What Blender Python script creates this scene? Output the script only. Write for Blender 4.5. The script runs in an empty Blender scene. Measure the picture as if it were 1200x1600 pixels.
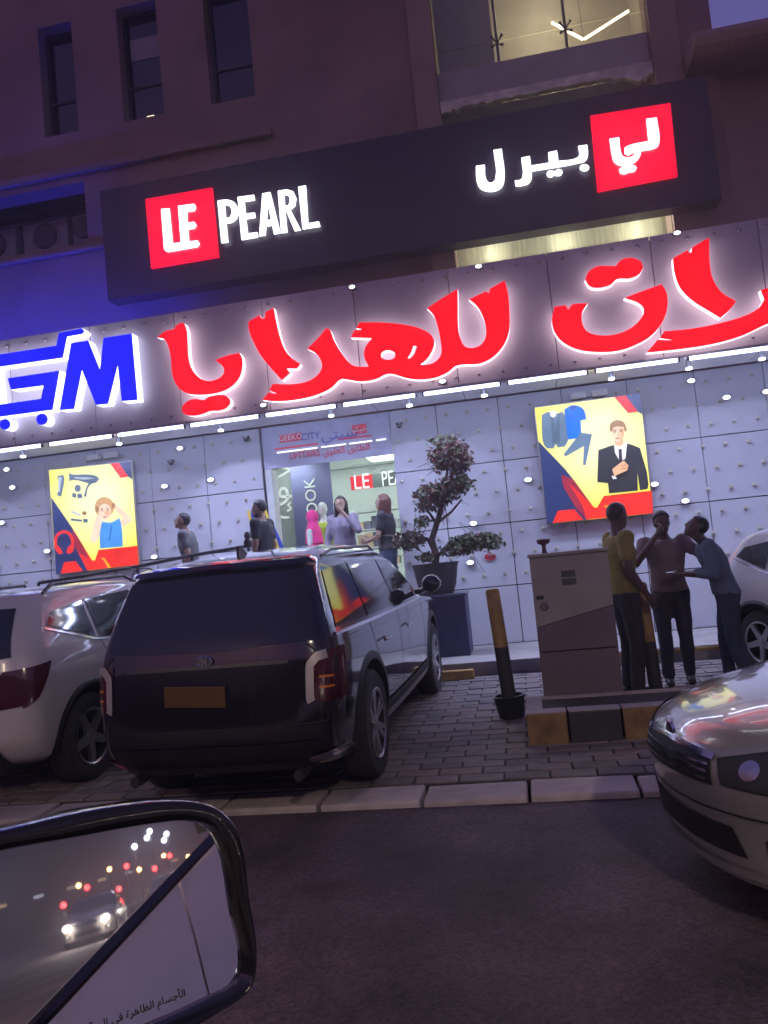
import bpy, bmesh, math, random
import numpy as np
from mathutils import Vector, Matrix, noise as _mn
mnoise = _mn.noise
random.seed(11)
rng = np.random.default_rng(5)
S = bpy.context.scene
COL = S.collection
rad = math.radians

# ------------------------------------------------------------------ camera
ZE = 1.58
FPX = 1240.0
ROLL, PITCH, YAW = rad(5.6), rad(3.8), rad(9.8)
fw = np.array([-math.sin(YAW)*math.cos(PITCH), math.cos(YAW)*math.cos(PITCH), math.sin(PITCH)])
rt = np.array([math.cos(YAW), math.sin(YAW), 0.0])
up = np.cross(rt, fw)
CR = math.cos(ROLL)*rt - math.sin(ROLL)*up
CU = math.sin(ROLL)*rt + math.cos(ROLL)*up
CP = np.array([0, 0, ZE])
cd = bpy.data.cameras.new('camera')
cd.sensor_fit = 'VERTICAL'; cd.sensor_height = 24.0; cd.lens = 24.0*FPX/1600.0
cd.clip_start = 0.05; cd.clip_end = 600
cam = bpy.data.objects.new('camera', cd); COL.objects.link(cam)
cam.matrix_world = Matrix(((CR[0], CU[0], -fw[0], CP[0]), (CR[1], CU[1], -fw[1], CP[1]), (CR[2], CU[2], -fw[2], CP[2]), (0, 0, 0, 1)))
S.camera = cam

# ------------------------------------------------------------------ dusk sky and exposure
w = bpy.data.worlds.new('World'); S.world = w; w.use_nodes = True
nt = w.node_tree; bg = nt.nodes['Background']
sky = nt.nodes.new('ShaderNodeTexSky'); sky.sky_type = 'NISHITA'; sky.sun_disc = False
sky.sun_elevation = rad(1.0); sky.sun_rotation = rad(200); sky.air_density = 1.6; sky.dust_density = 2.0; sky.ozone_density = 2.5
hs = nt.nodes.new('ShaderNodeMix'); hs.data_type = 'RGBA'; hs.blend_type = 'MULTIPLY'; hs.inputs[0].default_value = 1
hs.inputs[7].default_value = (1.30, 0.74, 1.48, 1)
nt.links.new(sky.outputs[0], hs.inputs[6]); nt.links.new(hs.outputs[2], bg.inputs[0])
bg.inputs[1].default_value = 0.15
S.view_settings.view_transform = 'Standard'; S.view_settings.look = 'None'
S.view_settings.exposure = 1.3; S.view_settings.gamma = 1.0; S.view_settings.use_curve_mapping = False
S.cycles.use_denoising = True
S.cycles.max_bounces = 7; S.cycles.diffuse_bounces = 3; S.cycles.glossy_bounces = 4
S.cycles.sample_clamp_direct = 2.0; S.cycles.sample_clamp_indirect = 3.0; S.cycles.caustics_reflective = False; S.cycles.caustics_refractive = False

# ------------------------------------------------------------------ helpers
def ray(px, py):
    return ((px-600)*CR + (800-py)*CU)/FPX + fw
def at(px, py, Y):
    "point of the vertical plane y=Y (parallel to the shop front) seen at photograph pixel px,py"
    d = ray(px, py); return CP + d*(Y/d[1])
def lin(r, g, b):
    f = lambda c: ((c/255)/12.92 if c <= 10 else ((c/255+0.055)/1.055)**2.4)
    return (f(r), f(g), f(b), 1.0)
def pave(y): return 0.10 + (y-4.6)*0.0235

MATS = {}
def mat(name, col, rough=0.6, metal=0.0, coat=0.0, var=0.12, scale=6.0, bump=0.0, bscale=40.0, spec=0.5, stretch=None):
    if name in MATS: return MATS[name]
    m = bpy.data.materials.new(name); m.use_nodes = True; MATS[name] = m
    t = m.node_tree; p = t.nodes['Principled BSDF']
    if len(col) == 3: col = (*col, 1)
    p.inputs['Roughness'].default_value = rough; p.inputs['Metallic'].default_value = metal
    p.inputs['Coat Weight'].default_value = coat; p.inputs['Coat Roughness'].default_value = 0.04
    p.inputs['Specular IOR Level'].default_value = spec
    tc = t.nodes.new('ShaderNodeTexCoord'); out = tc.outputs['Object']
    if stretch:
        mp = t.nodes.new('ShaderNodeMapping'); mp.inputs['Scale'].default_value = stretch
        t.links.new(out, mp.inputs[0]); out = mp.outputs[0]
    nz = t.nodes.new('ShaderNodeTexNoise'); nz.inputs['Scale'].default_value = scale; nz.inputs['Detail'].default_value = 5
    t.links.new(out, nz.inputs['Vector'])
    mr = t.nodes.new('ShaderNodeMapRange'); mr.inputs[1].default_value = 0.3; mr.inputs[2].default_value = 0.7
    mr.inputs[3].default_value = 1-var; mr.inputs[4].default_value = 1+var
    t.links.new(nz.outputs[0], mr.inputs[0])
    mx = t.nodes.new('ShaderNodeMix'); mx.data_type = 'RGBA'; mx.blend_type = 'MULTIPLY'; mx.inputs[0].default_value = 1
    mx.inputs[6].default_value = col; t.links.new(mr.outputs[0], mx.inputs[7])
    t.links.new(mx.outputs[2], p.inputs['Base Color'])
    if bump > 0:
        n2 = t.nodes.new('ShaderNodeTexNoise'); n2.inputs['Scale'].default_value = bscale; n2.inputs['Detail'].default_value = 6
        t.links.new(out, n2.inputs['Vector'])
        b = t.nodes.new('ShaderNodeBump'); b.inputs['Strength'].default_value = bump; b.inputs['Distance'].default_value = 0.01
        t.links.new(n2.outputs[0], b.inputs['Height']); t.links.new(b.outputs[0], p.inputs['Normal'])
    return m
EXF = 0.42   # printed and lit faces are set for the exposure above
def emis(name, col, strength=1.0, var=0.0, scale=3.0):
    if strength < 3: strength *= EXF
    if name in MATS: return MATS[name]
    m = bpy.data.materials.new(name); m.use_nodes = True; MATS[name] = m
    t = m.node_tree; p = t.nodes['Principled BSDF']
    if len(col) == 3: col = (*col, 1)
    p.inputs['Base Color'].default_value = (col[0]*0.4, col[1]*0.4, col[2]*0.4, 1); p.inputs['Roughness'].default_value = 0.35
    p.inputs['Emission Color'].default_value = col; p.inputs['Emission Strength'].default_value = strength
    if var > 0:
        tc = t.nodes.new('ShaderNodeTexCoord'); nz = t.nodes.new('ShaderNodeTexNoise'); nz.inputs['Scale'].default_value = scale
        t.links.new(tc.outputs['Object'], nz.inputs['Vector'])
        mr = t.nodes.new('ShaderNodeMapRange'); mr.inputs[1].default_value = 0.3; mr.inputs[2].default_value = 0.7
        mr.inputs[3].default_value = strength*(1-var); mr.inputs[4].default_value = strength*(1+var)
        t.links.new(nz.outputs[0], mr.inputs[0]); t.links.new(mr.outputs[0], p.inputs['Emission Strength'])
    return m

def tag(o, label=None, cat=None, group=None, kind=None):
    if label: o['label'] = label
    if cat: o['category'] = cat
    if group: o['group'] = group
    if kind: o['kind'] = kind
    return o
def thing(name, label, cat, loc=(0, 0, 0), rz=0.0, group=None):
    o = bpy.data.objects.new(name, None); o.empty_display_size = 0.1; COL.objects.link(o)
    o.location = loc; o.rotation_euler = (0, 0, rz)
    return tag(o, label, cat, group)
def link(name, me, parent=None):
    o = bpy.data.objects.new(name, me); COL.objects.link(o)
    if parent: o.parent = parent
    return o
def copy_tree(o, parent=None):
    c = o.copy(); COL.objects.link(c)
    if parent: c.parent = parent
    for ch in list(o.children): copy_tree(ch, c)
    return c

class MB:
    "collects geometry and links it as one mesh object"
    def __init__(s): s.v = []; s.f = []; s.m = []
    def add(s, vs, fs, m=0):
        b = len(s.v); s.v += [tuple(map(float, q)) for q in vs]
        s.f += [tuple(b+i for i in q) for q in fs]; s.m += [m]*len(fs); return s
    def box(s, c, d, m=0, M=None):
        x, y, z = d[0]/2, d[1]/2, d[2]/2
        P = [Vector((a*x, b*y, e*z)) for a in (-1, 1) for b in (-1, 1) for e in (-1, 1)]
        if M is not None: P = [M @ q for q in P]
        P = [q+Vector(c) for q in P]
        return s.add(P, [(0, 1, 3, 2), (4, 6, 7, 5), (0, 4, 5, 1), (2, 3, 7, 6), (0, 2, 6, 4), (1, 5, 7, 3)], m)
    def span(s, a, b, m=0):
        return s.box([(a[i]+b[i])/2 for i in range(3)], [abs(b[i]-a[i]) for i in range(3)], m)
    def tube(s, pts, r, n=8, m=0, ell=None):
        pts = [Vector(p) for p in pts]; k = len(pts)
        rs = r if hasattr(r, '__len__') else [r]*k
        rings = []; ref = None
        for i, p in enumerate(pts):
            t = (pts[min(i+1, k-1)]-pts[max(i-1, 0)])
            t = t.normalized() if t.length > 1e-9 else Vector((0, 0, 1))
            if ref is None: ref = Vector((0, 0, 1)) if abs(t.z) < 0.9 else Vector((1, 0, 0))
            a = ref-t*ref.dot(t); a.normalize(); ref = a; b = t.cross(a)
            e = ell or (1, 1)
            rings.append([p+(a*math.cos(q)*e[0]+b*math.sin(q)*e[1])*rs[i] for q in (2*math.pi*j/n for j in range(n))])
        vs = [q for g in rings for q in g]; fs = []
        for i in range(k-1):
            for j in range(n):
                fs.append((i*n+j, i*n+(j+1) % n, (i+1)*n+(j+1) % n, (i+1)*n+j))
        fs.append(tuple(range(n))[::-1]); fs.append(tuple((k-1)*n+j for j in range(n)))
        return s.add(vs, fs, m)
    def lathe(s, prof, org=(0, 0, 0), n=20, axis='z', m=0, sc=(1, 1), caps=True):
        vs = []; fs = []; k = len(prof)
        for (r, h) in prof:
            for j in range(n):
                a = 2*math.pi*j/n; u, v = r*math.cos(a)*sc[0], r*math.sin(a)*sc[1]
                vs.append((org[0]+u, org[1]+v, org[2]+h) if axis == 'z' else ((org[0]+u, org[1]+h, org[2]+v) if axis == 'y' else (org[0]+h, org[1]+u, org[2]+v)))
        for i in range(k-1):
            for j in range(n): fs.append((i*n+j, i*n+(j+1) % n, (i+1)*n+(j+1) % n, (i+1)*n+j))
        if caps and prof[0][0] > 1e-6: fs.append(tuple(range(n))[::-1])
        if caps and prof[-1][0] > 1e-6: fs.append(tuple((k-1)*n+j for j in range(n)))
        return s.add(vs, fs, m)
    def grid(s, G, m=0, close=False):
        a, b = len(G), len(G[0]); vs = [q for g in G for q in g]; fs = []
        for i in range(a-1):
            for j in range(b-1 if not close else b):
                j2 = (j+1) % b
                fs.append((i*b+j, i*b+j2, (i+1)*b+j2, (i+1)*b+j))
        return s.add(vs, fs, m)
    def ball(s, c, r, n=10, k=8, m=0):
        r = r if hasattr(r, '__len__') else (r, r, r)
        prof = []
        vs = []; fs = []
        for i in range(k+1):
            t = math.pi*i/k
            for j in range(n):
                a = 2*math.pi*j/n
                vs.append((c[0]+r[0]*math.sin(t)*math.cos(a), c[1]+r[1]*math.sin(t)*math.sin(a), c[2]-r[2]*math.cos(t)))
        for i in range(k):
            for j in range(n): fs.append((i*n+j, i*n+(j+1) % n, (i+1)*n+(j+1) % n, (i+1)*n+j))
        return s.add(vs, fs, m)
    def prism(s, P, off, m=0):
        n = len(P); P = [Vector(p) for p in P]; Q = [p+Vector(off) for p in P]
        fs = [tuple(range(n))[::-1], tuple(range(n, 2*n))]+[(i, (i+1) % n, n+(i+1) % n, n+i) for i in range(n)]
        return s.add(P+Q, fs, m)
    def mesh(s, name, mats, smooth=False, bevel=0.0, weld=1e-5):
        me = bpy.data.meshes.new(name); me.from_pydata(s.v, [], s.f)
        mats = mats if isinstance(mats, (list, tuple)) else [mats]
        for q in mats: me.materials.append(q)
        me.polygons.foreach_set('material_index', s.m)
        bm = bmesh.new(); bm.from_mesh(me)
        if weld: bmesh.ops.remove_doubles(bm, verts=bm.verts, dist=weld)
        bmesh.ops.recalc_face_normals(bm, faces=bm.faces)
        if bevel > 0:
            es = [e for e in bm.edges if len(e.link_faces) == 2 and e.calc_face_angle(0) > 0.6]
            bmesh.ops.bevel(bm, geom=es, offset=bevel, segments=2, affect='EDGES', profile=0.6, clamp_overlap=True)
        bm.to_mesh(me); bm.free()
        if smooth: 
            me.polygons.foreach_set('use_smooth', [True]*len(me.polygons))
            if smooth != 'all': me.set_sharp_from_angle(angle=rad(38 if smooth is True else smooth))
        me.update(); return me
    def build(s, name, mats, parent=None, smooth=False, bevel=0.0, weld=1e-5):
        return link(name, s.mesh(name, mats, smooth, bevel, weld), parent)

def box(name, a, b, m, parent=None, bevel=0.0):
    return MB().span(a, b).build(name, m, parent, bevel=bevel)

def smooth_poly(P, sub=5, corner=48):
    "closed outline with rounded runs; sharp corners stay sharp"
    P = [np.array(p, float) for p in P]; n = len(P); T = []
    for i in range(n):
        a, b = P[i]-P[i-1], P[(i+1) % n]-P[i]
        la, lb = np.linalg.norm(a)+1e-9, np.linalg.norm(b)+1e-9
        ang = math.degrees(math.acos(max(-1, min(1, float(a@b)/(la*lb)))))
        T.append(None if ang > corner else (a/la+b/lb)/2*min(la, lb))
    out = []
    for i in range(n):
        p, q = P[i], P[(i+1) % n]; d = q-p
        t0 = d if T[i] is None else T[i]*np.linalg.norm(d)/max(np.linalg.norm(T[i]), 1e-9)
        t1 = d if T[(i+1) % n] is None else T[(i+1) % n]*np.linalg.norm(d)/max(np.linalg.norm(T[(i+1) % n]), 1e-9)
        for k in range(sub):
            u = k/sub
            out.append((2*u**3-3*u*u+1)*p+(u**3-2*u*u+u)*t0+(-2*u**3+3*u*u)*q+(u**3-u*u)*t1)
    return out

def outline_mesh(loops, depth):
    "filled outlines (inner loops are holes), extruded along local z"
    c = bpy.data.curves.new('outline', 'CURVE'); c.dimensions = '2D'; c.fill_mode = 'BOTH'; c.extrude = depth/2
    for L in loops:
        sp = c.splines.new('POLY'); sp.points.add(len(L)-1); sp.use_cyclic_u = True
        for q, p in zip(sp.points, L): q.co = (p[0], p[1], 0, 1)
    o = bpy.data.objects.new('outline', c); COL.objects.link(o)
    dg = bpy.context.evaluated_depsgraph_get(); dg.update()
    me = bpy.data.meshes.new_from_object(o.evaluated_get(dg))
    bpy.data.objects.remove(o); bpy.data.curves.remove(c)
    return me
def glyph(name, loops, Y, depth, mats, parent=None, xf=None, smooth=0, sub=5):
    "outlines in photograph pixels (xf = origin, scale of a zoom) laid on the vertical plane y=Y, depth going back"
    LL = []
    for L in loops:
        if xf: L = [(xf[0]+p[0]/xf[2], xf[1]+p[1]/xf[2]) for p in L]
        if smooth: L = smooth_poly(L, sub)
        LL.append([(lambda q: (q[0], q[2]))(at(p[0], p[1], Y)) for p in L])
    return plate(name, LL, Y, depth, mats, parent)
def plate(name, LL, Y, depth, mats, parent=None):
    c = np.mean(np.array(LL[0]), axis=0)
    me = outline_mesh([[(p[0]-c[0], p[1]-c[1]) for p in L] for L in LL], depth)
    me.name = name; me.materials.clear()
    mats = mats if isinstance(mats, (list, tuple)) else [mats]
    for m in mats: me.materials.append(m)
    for p in me.polygons:
        p.material_index = 0 if (p.normal.z > 0.7 or len(mats) == 1) else 1
    for v in me.vertices:
        x, y, z = v.co; v.co = (x, depth/2-z, y)
    me.update()
    o = link(name, me, parent)
    o.location = (c[0], Y, c[1])
    if parent is not None: o.location = Vector((c[0], Y, c[1]))-parent.location
    return o
def ell(cx, cy, rx, ry, n=20, a0=0.0):
    return [(cx+rx*math.cos(t+a0), cy+ry*math.sin(t+a0)) for t in (2*math.pi*i/n for i in range(n))]

# ------------------------------------------------------------------ materials
M_asph = mat('asphalt', (0.080, 0.052, 0.070), 0.8, var=0.5, scale=0.8, bump=0.9, bscale=90, spec=0.35)
_t = M_asph.node_tree; _p = _t.nodes['Principled BSDF']; _old = _p.inputs['Base Color'].links[0].from_socket
_v = _t.nodes.new('ShaderNodeTexVoronoi'); _v.inputs['Scale'].default_value = 75; _tc = _t.nodes.new('ShaderNodeTexCoord'); _t.links.new(_tc.outputs['Object'], _v.inputs['Vector'])
_sx = _t.nodes.new('ShaderNodeSeparateColor'); _t.links.new(_v.outputs['Color'], _sx.inputs[0]); _r = _t.nodes.new('ShaderNodeMapRange'); _r.inputs[3].default_value = .65; _r.inputs[4].default_value = 1.40; _t.links.new(_sx.outputs[0], _r.inputs[0])
_n = _t.nodes.new('ShaderNodeTexNoise'); _n.inputs['Scale'].default_value = 2.2; _n.inputs['Detail'].default_value = 8; _n.inputs['Roughness'].default_value = .7; _t.links.new(_tc.outputs['Object'], _n.inputs['Vector'])
_r2 = _t.nodes.new('ShaderNodeMapRange'); _r2.inputs[1].default_value = .35; _r2.inputs[2].default_value = .62; _r2.inputs[3].default_value = .62; _r2.inputs[4].default_value = 1.15; _t.links.new(_n.outputs[0], _r2.inputs[0])
_x = _t.nodes.new('ShaderNodeMath'); _x.operation = 'MULTIPLY'; _t.links.new(_r.outputs[0], _x.inputs[0]); _t.links.new(_r2.outputs[0], _x.inputs[1])
_m = _t.nodes.new('ShaderNodeMix'); _m.data_type = 'RGBA'; _m.blend_type = 'MULTIPLY'; _m.inputs[0].default_value = 1; _t.links.new(_old, _m.inputs[6]); _t.links.new(_x.outputs[0], _m.inputs[7]); _t.links.new(_m.outputs[2], _p.inputs['Base Color'])
M_paver = [mat('paver_%s' % n, c, 0.75, var=0.25, scale=9, bump=0.35, bscale=60) for n, c in
           (('warm', (0.17, 0.125, 0.13)), ('grey', (0.15, 0.125, 0.135)), ('dark', (0.115, 0.092, 0.10)))]
M_joint = mat('paver_joint', (0.03, 0.026, 0.028), 0.95)
M_kerb = mat('kerb_concrete', (0.36, 0.30, 0.32), 0.8, var=0.2, scale=5, bump=0.3, bscale=40)
M_conc = mat('concrete', (0.34, 0.31, 0.31), 0.85, var=0.18, scale=3, bump=0.25, bscale=30)
M_wall = mat('brown_render', (0.34, 0.235, 0.205), 0.85, var=0.20, scale=0.9, bump=0.12, bscale=60)
M_pilaster = mat('tan_render', (0.42, 0.30, 0.24), 0.85, var=0.1, scale=1.5, bump=0.12, bscale=60)
M_clad = mat('lavender_white_cladding', (0.56, 0.55, 0.62), 0.42, var=0.06, scale=1.6, bump=0.03, bscale=6)
M_fascia = mat('silver_composite', (0.52, 0.46, 0.52), 0.42, metal=0.0, var=0.08, scale=1.2)
M_soffit = mat('soffit_panel', (0.5, 0.49, 0.5), 0.5, var=0.08)
M_stud = mat('brass_stud', (0.50, 0.45, 0.38), 0.4, metal=0.0)
M_dark = mat('black_plastic', (0.010, 0.010, 0.012), 0.5, var=0.2)
M_board = mat('black_signboard', (0.036, 0.027, 0.046), 0.4, var=0.15, scale=2)
M_metal = mat('dull_metal', (0.35, 0.34, 0.36), 0.35, metal=0.9)
M_darkmetal = mat('dark_metal', (0.06, 0.055, 0.06), 0.4, metal=0.6)
M_chrome = mat('chrome', (0.75, 0.74, 0.76), 0.12, metal=1.0, var=0.03)
M_glassdark = mat('dark_window_glass', (0.012, 0.012, 0.016), 0.06, var=0.1, spec=0.8)
M_tyre = mat('tyre_rubber', (0.018, 0.017, 0.018), 0.85, var=0.2, scale=20)
M_rim = mat('alloy_rim', (0.45, 0.43, 0.46), 0.3, metal=0.9, var=0.08)
M_tube = emis('tube_glow', (0.53, 0.62, 1.0), 36.0)
M_glint = emis('led_glow', (0.85, 0.88, 1.0), 9.0)
M_red = emis('red_letter_face', lin(255, 0, 8), 1.15)
M_edge = emis('white_letter_edge', (0.95, 0.74, 0.82), 2.2)
M_blue = emis('blue_letter_face', lin(0, 18, 255), 1.25, var=0.15, scale=2.5)
M_bedge = emis('white_edge_of_blue_letter', (0.74, 0.77, 1.0), 2.9)
M_white = emis('white_letter_face', (0.92, 0.95, 1.0), 2.6)
M_redsq = emis('red_sign_square', lin(255, 0, 45), 1.3)

for _mt, _lo, _hi in ((M_clad, .90, 1.06), (M_fascia, .90, 1.08), (M_kerb, .8, 1.1)):
    _t = _mt.node_tree; _p = _t.nodes['Principled BSDF']; _o = _p.inputs['Base Color'].links[0].from_socket; _i = _t.nodes.new('ShaderNodeObjectInfo'); _r = _t.nodes.new('ShaderNodeMapRange'); _r.inputs[3].default_value = _lo; _r.inputs[4].default_value = _hi
    _t.links.new(_i.outputs['Random'], _r.inputs[0]); _m = _t.nodes.new('ShaderNodeMix'); _m.data_type = 'RGBA'; _m.blend_type = 'MULTIPLY'; _m.inputs[0].default_value = 1; _t.links.new(_o, _m.inputs[6]); _t.links.new(_r.outputs[0], _m.inputs[7]); _t.links.new(_m.outputs[2], _p.inputs['Base Color'])
# ------------------------------------------------------------------ ground
o = MB().span((-60, -60, -0.4), (60, 4.95, 0.07)).build('road', M_asph); tag(o, kind='structure')
bmv = MB(); bmv.add([(-60, 5.3, pave(5.3)-0.012), (60, 5.3, pave(5.3)-0.012), (60, 11.0, pave(11)-0.012), (-60, 11, pave(11)-0.012),
                     (-60, 5.3, -0.4), (60, 5.3, -0.4), (60, 11, -0.4), (-60, 11, -0.4)],
                    [(0, 1, 2, 3), (0, 4, 5, 1), (1, 5, 6, 2), (2, 6, 7, 3), (3, 7, 4, 0)])
pavement = tag(bmv.build('pavement', M_joint), kind='structure')
# paver bricks: rows parallel to the kerb
pw, pd, ph = 0.30, 0.15, 0.05
bricks = []
for r in range(int((9.25-5.32)/pd)):
    y = 5.32+(r+0.5)*pd
    x = -6.0 - (r % 2)*pw/2
    while x < 5.0:
        bricks.append((x+pw/2, y)); x += pw
pm = []
for k in range(3):
    pm.append(MB().box((0, 0, 0), (pw-0.014, pd-0.014, ph)).mesh('brick', M_paver[k], bevel=0.006))
near = [b for b in bricks if -1.15 < b[0] < 1.0 and b[1] < 8.9]
near.sort(key=lambda b: b[1]); near = near[:300]; ns_ = set(near)
for (x, y) in near:
    q = link('brick', pm[rng.choice(3, p=[.45, .35, .2])], pavement)
    q.location = (x, y, pave(y)-ph/2+rng.uniform(-0.004, 0.004)); q.rotation_euler = (rad(1.35)+rng.uniform(-.012, .012), rng.uniform(-.012, .012), rng.uniform(-.012, .012))
mb = MB()
for (x, y) in bricks:
    if (x, y) in ns_: continue
    mb.box((x, y, pave(y)-ph/2+rng.uniform(-0.004, 0.003)), (pw-0.014, pd-0.014, ph), m=int(rng.choice(3, p=[.45, .35, .2])))
tag(mb.build('brick_field', M_paver, pavement, weld=0), kind='stuff')
# kerb of separate stones
kerb = thing('kerb', 'pale concrete kerb of long stones between asphalt and brick pavement', 'kerb', (0, 5.115, 0))
x = -7.4
while x < 8:
    L = 0.66
    st = MB().box((0, 0, 0), (L-0.022, 0.33, 0.21)).build('kerb_stone', M_kerb, kerb, bevel=0.018)
    st.location = (x+L/2, rng.uniform(-.004, .004), 0.006+rng.uniform(-.005, .005)); st.rotation_euler = (rad(1.0), rng.uniform(-.008, .008), rng.uniform(-.006, .006))
    x += L

# ------------------------------------------------------------------ the building
bld = thing('shop_building', 'brown rendered building with lit canopy, glazed bay and studded white cladding', 'building', (0, 11, 0))
def bpart(name, mb_, m, **k):
    o = mb_.build(name, m, bld, **k); o.location = -bld.location; return o
def bplate(name, LL, Y, depth, mats): return plate(name, LL, Y, depth, mats, bld)
R4 = lambda x0, x1, z0, z1: [(x0, z0), (x1, z0), (x1, z1), (x0, z1)]
holes = [R4(-6.68, -6.10, 8.74, 10.53), R4(-5.34, -4.68, 8.73, 10.56), R4(-3.92, -3.22, 8.72, 10.58), R4(-8.6, -6.08, 6.95, 7.92), R4(-0.52, 2.40, 5.0, 11.0)]
bplate('wall', [R4(-10.5, 3.22, 3.75, 12.5)]+holes, 11.0, 0.34, M_wall)
bplate('side_wing_wall', [R4(3.225, 9.0, 3.75, 7.98)], 11.12, 0.3, M_wall)
bpart('wall_return', MB().span((3.22, 11.345, 3.75), (2.9, 19, 12.5)), M_wall)
bpart('rear_wall', MB().span((-10.5, 19, 0), (9, 19.2, 8.0)), M_wall)
# rounded balcony slab of the side wing, the sky showing above it
sl = MB(); prof = [(11.115, 7.72), (10.55, 7.73), (10.38, 7.77), (10.32, 7.86), (10.38, 7.96), (10.5, 8.0), (11.115, 8.02)]
sl.prism([(3.23, a, b) for a, b in prof], (5.8, 0, 0)); sl.prism([(2.80, a, b) for a, b in [(10.995, 7.722), (10.55, 7.732), (10.38, 7.772), (10.32, 7.86), (10.38, 7.958), (10.5, 7.998), (10.995, 8.018)]], (0.428, 0, 0)); bpart('balcony_slab', sl, M_pilaster, bevel=0.01)
# pilaster beside the glazed bay, string course on the left
bpart('pilaster', MB().span((-0.86, 10.93, 5.2), (-0.525, 11.0-0.002, 12.5)), M_pilaster, bevel=0.01)
bpart('pilaster', MB().span((2.405, 10.90, 5.2), (2.775, 11.0-0.002, 12.5)), M_wall, bevel=0.01)
bpart('string_course', MB().span((-10.5, 10.90, 8.03), (-3.0, 10.998, 8.14)), M_wall, bevel=0.02)
bpart('string_course', MB().span((-10.5, 10.92, 6.80), (-5.55, 10.998, 6.86)), M_wall, bevel=0.015)
# windows of the upper floor
M_wframe = mat('dark_window_frame', (0.05, 0.045, 0.06), 0.5)
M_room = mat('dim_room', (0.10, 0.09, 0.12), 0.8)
for i, (x0, x1, z0, z1) in enumerate(((-6.68, -6.10, 8.74, 10.53), (-5.34, -4.68, 8.73, 10.56), (-3.92, -3.22, 8.72, 10.58))):
    f = MB(); t = 0.045; e = 0.004
    f.span((x0+e, 11.20, z0+e), (x0+t, 11.26, z1-e)); f.span((x1-t, 11.20, z0+e), (x1-e, 11.26, z1-e))
    f.span((x0+t, 11.202, z0+e), (x1-t, 11.258, z0+t)); f.span((x0+t, 11.202, z1-t), (x1-t, 11.258, z1-e)); f.span((x0+t, 11.204, z0+0.62), (x1-t, 11.256, z0+0.66))
    w_ = bpart('window', f, M_wframe)
    g = MB().span((x0+t, 11.225, z0+t), (x1-t, 11.232, z1-t)).build('pane', M_glassdark, w_)
    if i == 1:   # a lamp left on behind the middle window, a pale blind above
        b = MB().span((x0+0.1, 11.214, z1-0.75), (x1-0.06, 11.221, z1-0.40)).build('blind', mat('grey_blind', (0.35, 0.35, 0.36), 0.7), w_)
        l = MB().box((x0+0.34, 11.216, z0+0.12), (0.12, 0.008, 0.07)).build('lamp_glow', emis('warm_window_lamp', (1.0, 0.85, 0.55), 1.2), w_)
# recess with machinery on the left
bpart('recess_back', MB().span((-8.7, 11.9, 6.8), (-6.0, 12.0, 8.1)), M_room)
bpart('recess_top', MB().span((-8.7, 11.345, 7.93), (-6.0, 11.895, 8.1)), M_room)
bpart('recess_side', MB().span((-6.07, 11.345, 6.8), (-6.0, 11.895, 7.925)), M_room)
for zz in (7.78, 7.62): bpart('pipe', MB().tube([(-8.6, 11.4, zz), (-6.1, 11.4, zz+.02)], .025, 8), M_darkmetal, smooth=True)
for (x0, z0, ww, hh) in ((-8.42, 7.12, 0.78, 0.58), (-7.5, 7.14, 0.8, 0.56), (-6.62, 7.2, 0.42, 0.5)):
    a = thing('condenser_unit', {0: 'pale box condenser unit left in dark recess', 1: 'middle condenser unit in dark wall recess', 2: 'small condenser unit at right end of dark recess'}[int((x0 > -8)+(x0 > -7))], 'condenser', (x0, 11.5, z0), group='condensers in the dark wall recess')
    MB().span((0, 0.0, 0), (ww, 0.3, hh)).build('casing', mat('condenser_casing', (0.30, 0.28, 0.30), 0.6), a, bevel=0.02)
    MB().lathe([(0.02, -0.012), (hh*0.36, -0.02), (hh*0.38, -0.012)], (ww*0.5, -0.002, hh*0.5), 18, 'y').build('fan_grille', M_darkmetal, a)
    MB().span((0.04, 0.05, -0.2), (ww-0.04, 0.25, -0.001)).build('bracket', M_darkmetal, a)
# glazed bay: floor slab, spandrel, ledge, panes, lit curtains
M_cur = mat('cream_curtain', (0.62, 0.62, 0.46), 0.8, var=0.2, scale=4, stretch=(8, 1, 0.4))
M_bayback = mat('bay_back_wall', (0.50, 0.46, 0.34), 0.8)
bpart('bay_back_wall', MB().span((-0.9, 13.2, 5.0), (2.75, 13.3, 11.5)), M_bayback)
bpart('bay_side_wall', MB().span((-0.9, 11.345, 5.0), (-0.8, 13.19, 11.5)), M_bayback)
bpart('bay_side_wall', MB().span((2.62, 11.345, 5.0), (2.72, 13.19, 11.5)), M_bayback)
bpart('bay_ceiling', MB().span((-0.79, 11.345, 11.2), (2.61, 13.19, 11.3)), M_bayback)
M_span = mat('spandrel_panel', (0.42, 0.40, 0.36), 0.55, var=0.12, scale=3)
bpart('spandrel', MB().span((-0.515, 11.06, 8.06), (2.395, 11.2, 8.52)), M_span)
bpart('floor_slab', MB().span((-0.79, 11.21, 7.7), (2.61, 13.19, 8.0)), M_span)
M_ledge = mat('weathered_ledge', (0.80, 0.78, 0.62), 0.8, var=0.3, scale=5, bump=0.6, bscale=14)
lx = np.linspace(-0.51, 2.39, 70); ly = np.cumsum(rng.normal(0, .018, 70)); ly = np.clip(ly-np.linspace(0, ly[-1], 70), -.06, .06)
bplate('ledge', [[(-0.51, 8.03)]+[(x, 7.85+y+rng.uniform(-.012, .012)) for x, y in zip(lx, ly)]+[(2.39, 8.03)]], 10.94, 0.11, M_ledge)
bpart('ledge_lower', MB().span((-0.515, 11.0, 7.45), (2.395, 11.19, 7.72)), M_span)
M_pane = bpy.data.materials.new('bay_glass'); M_pane.use_nodes = True
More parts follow.
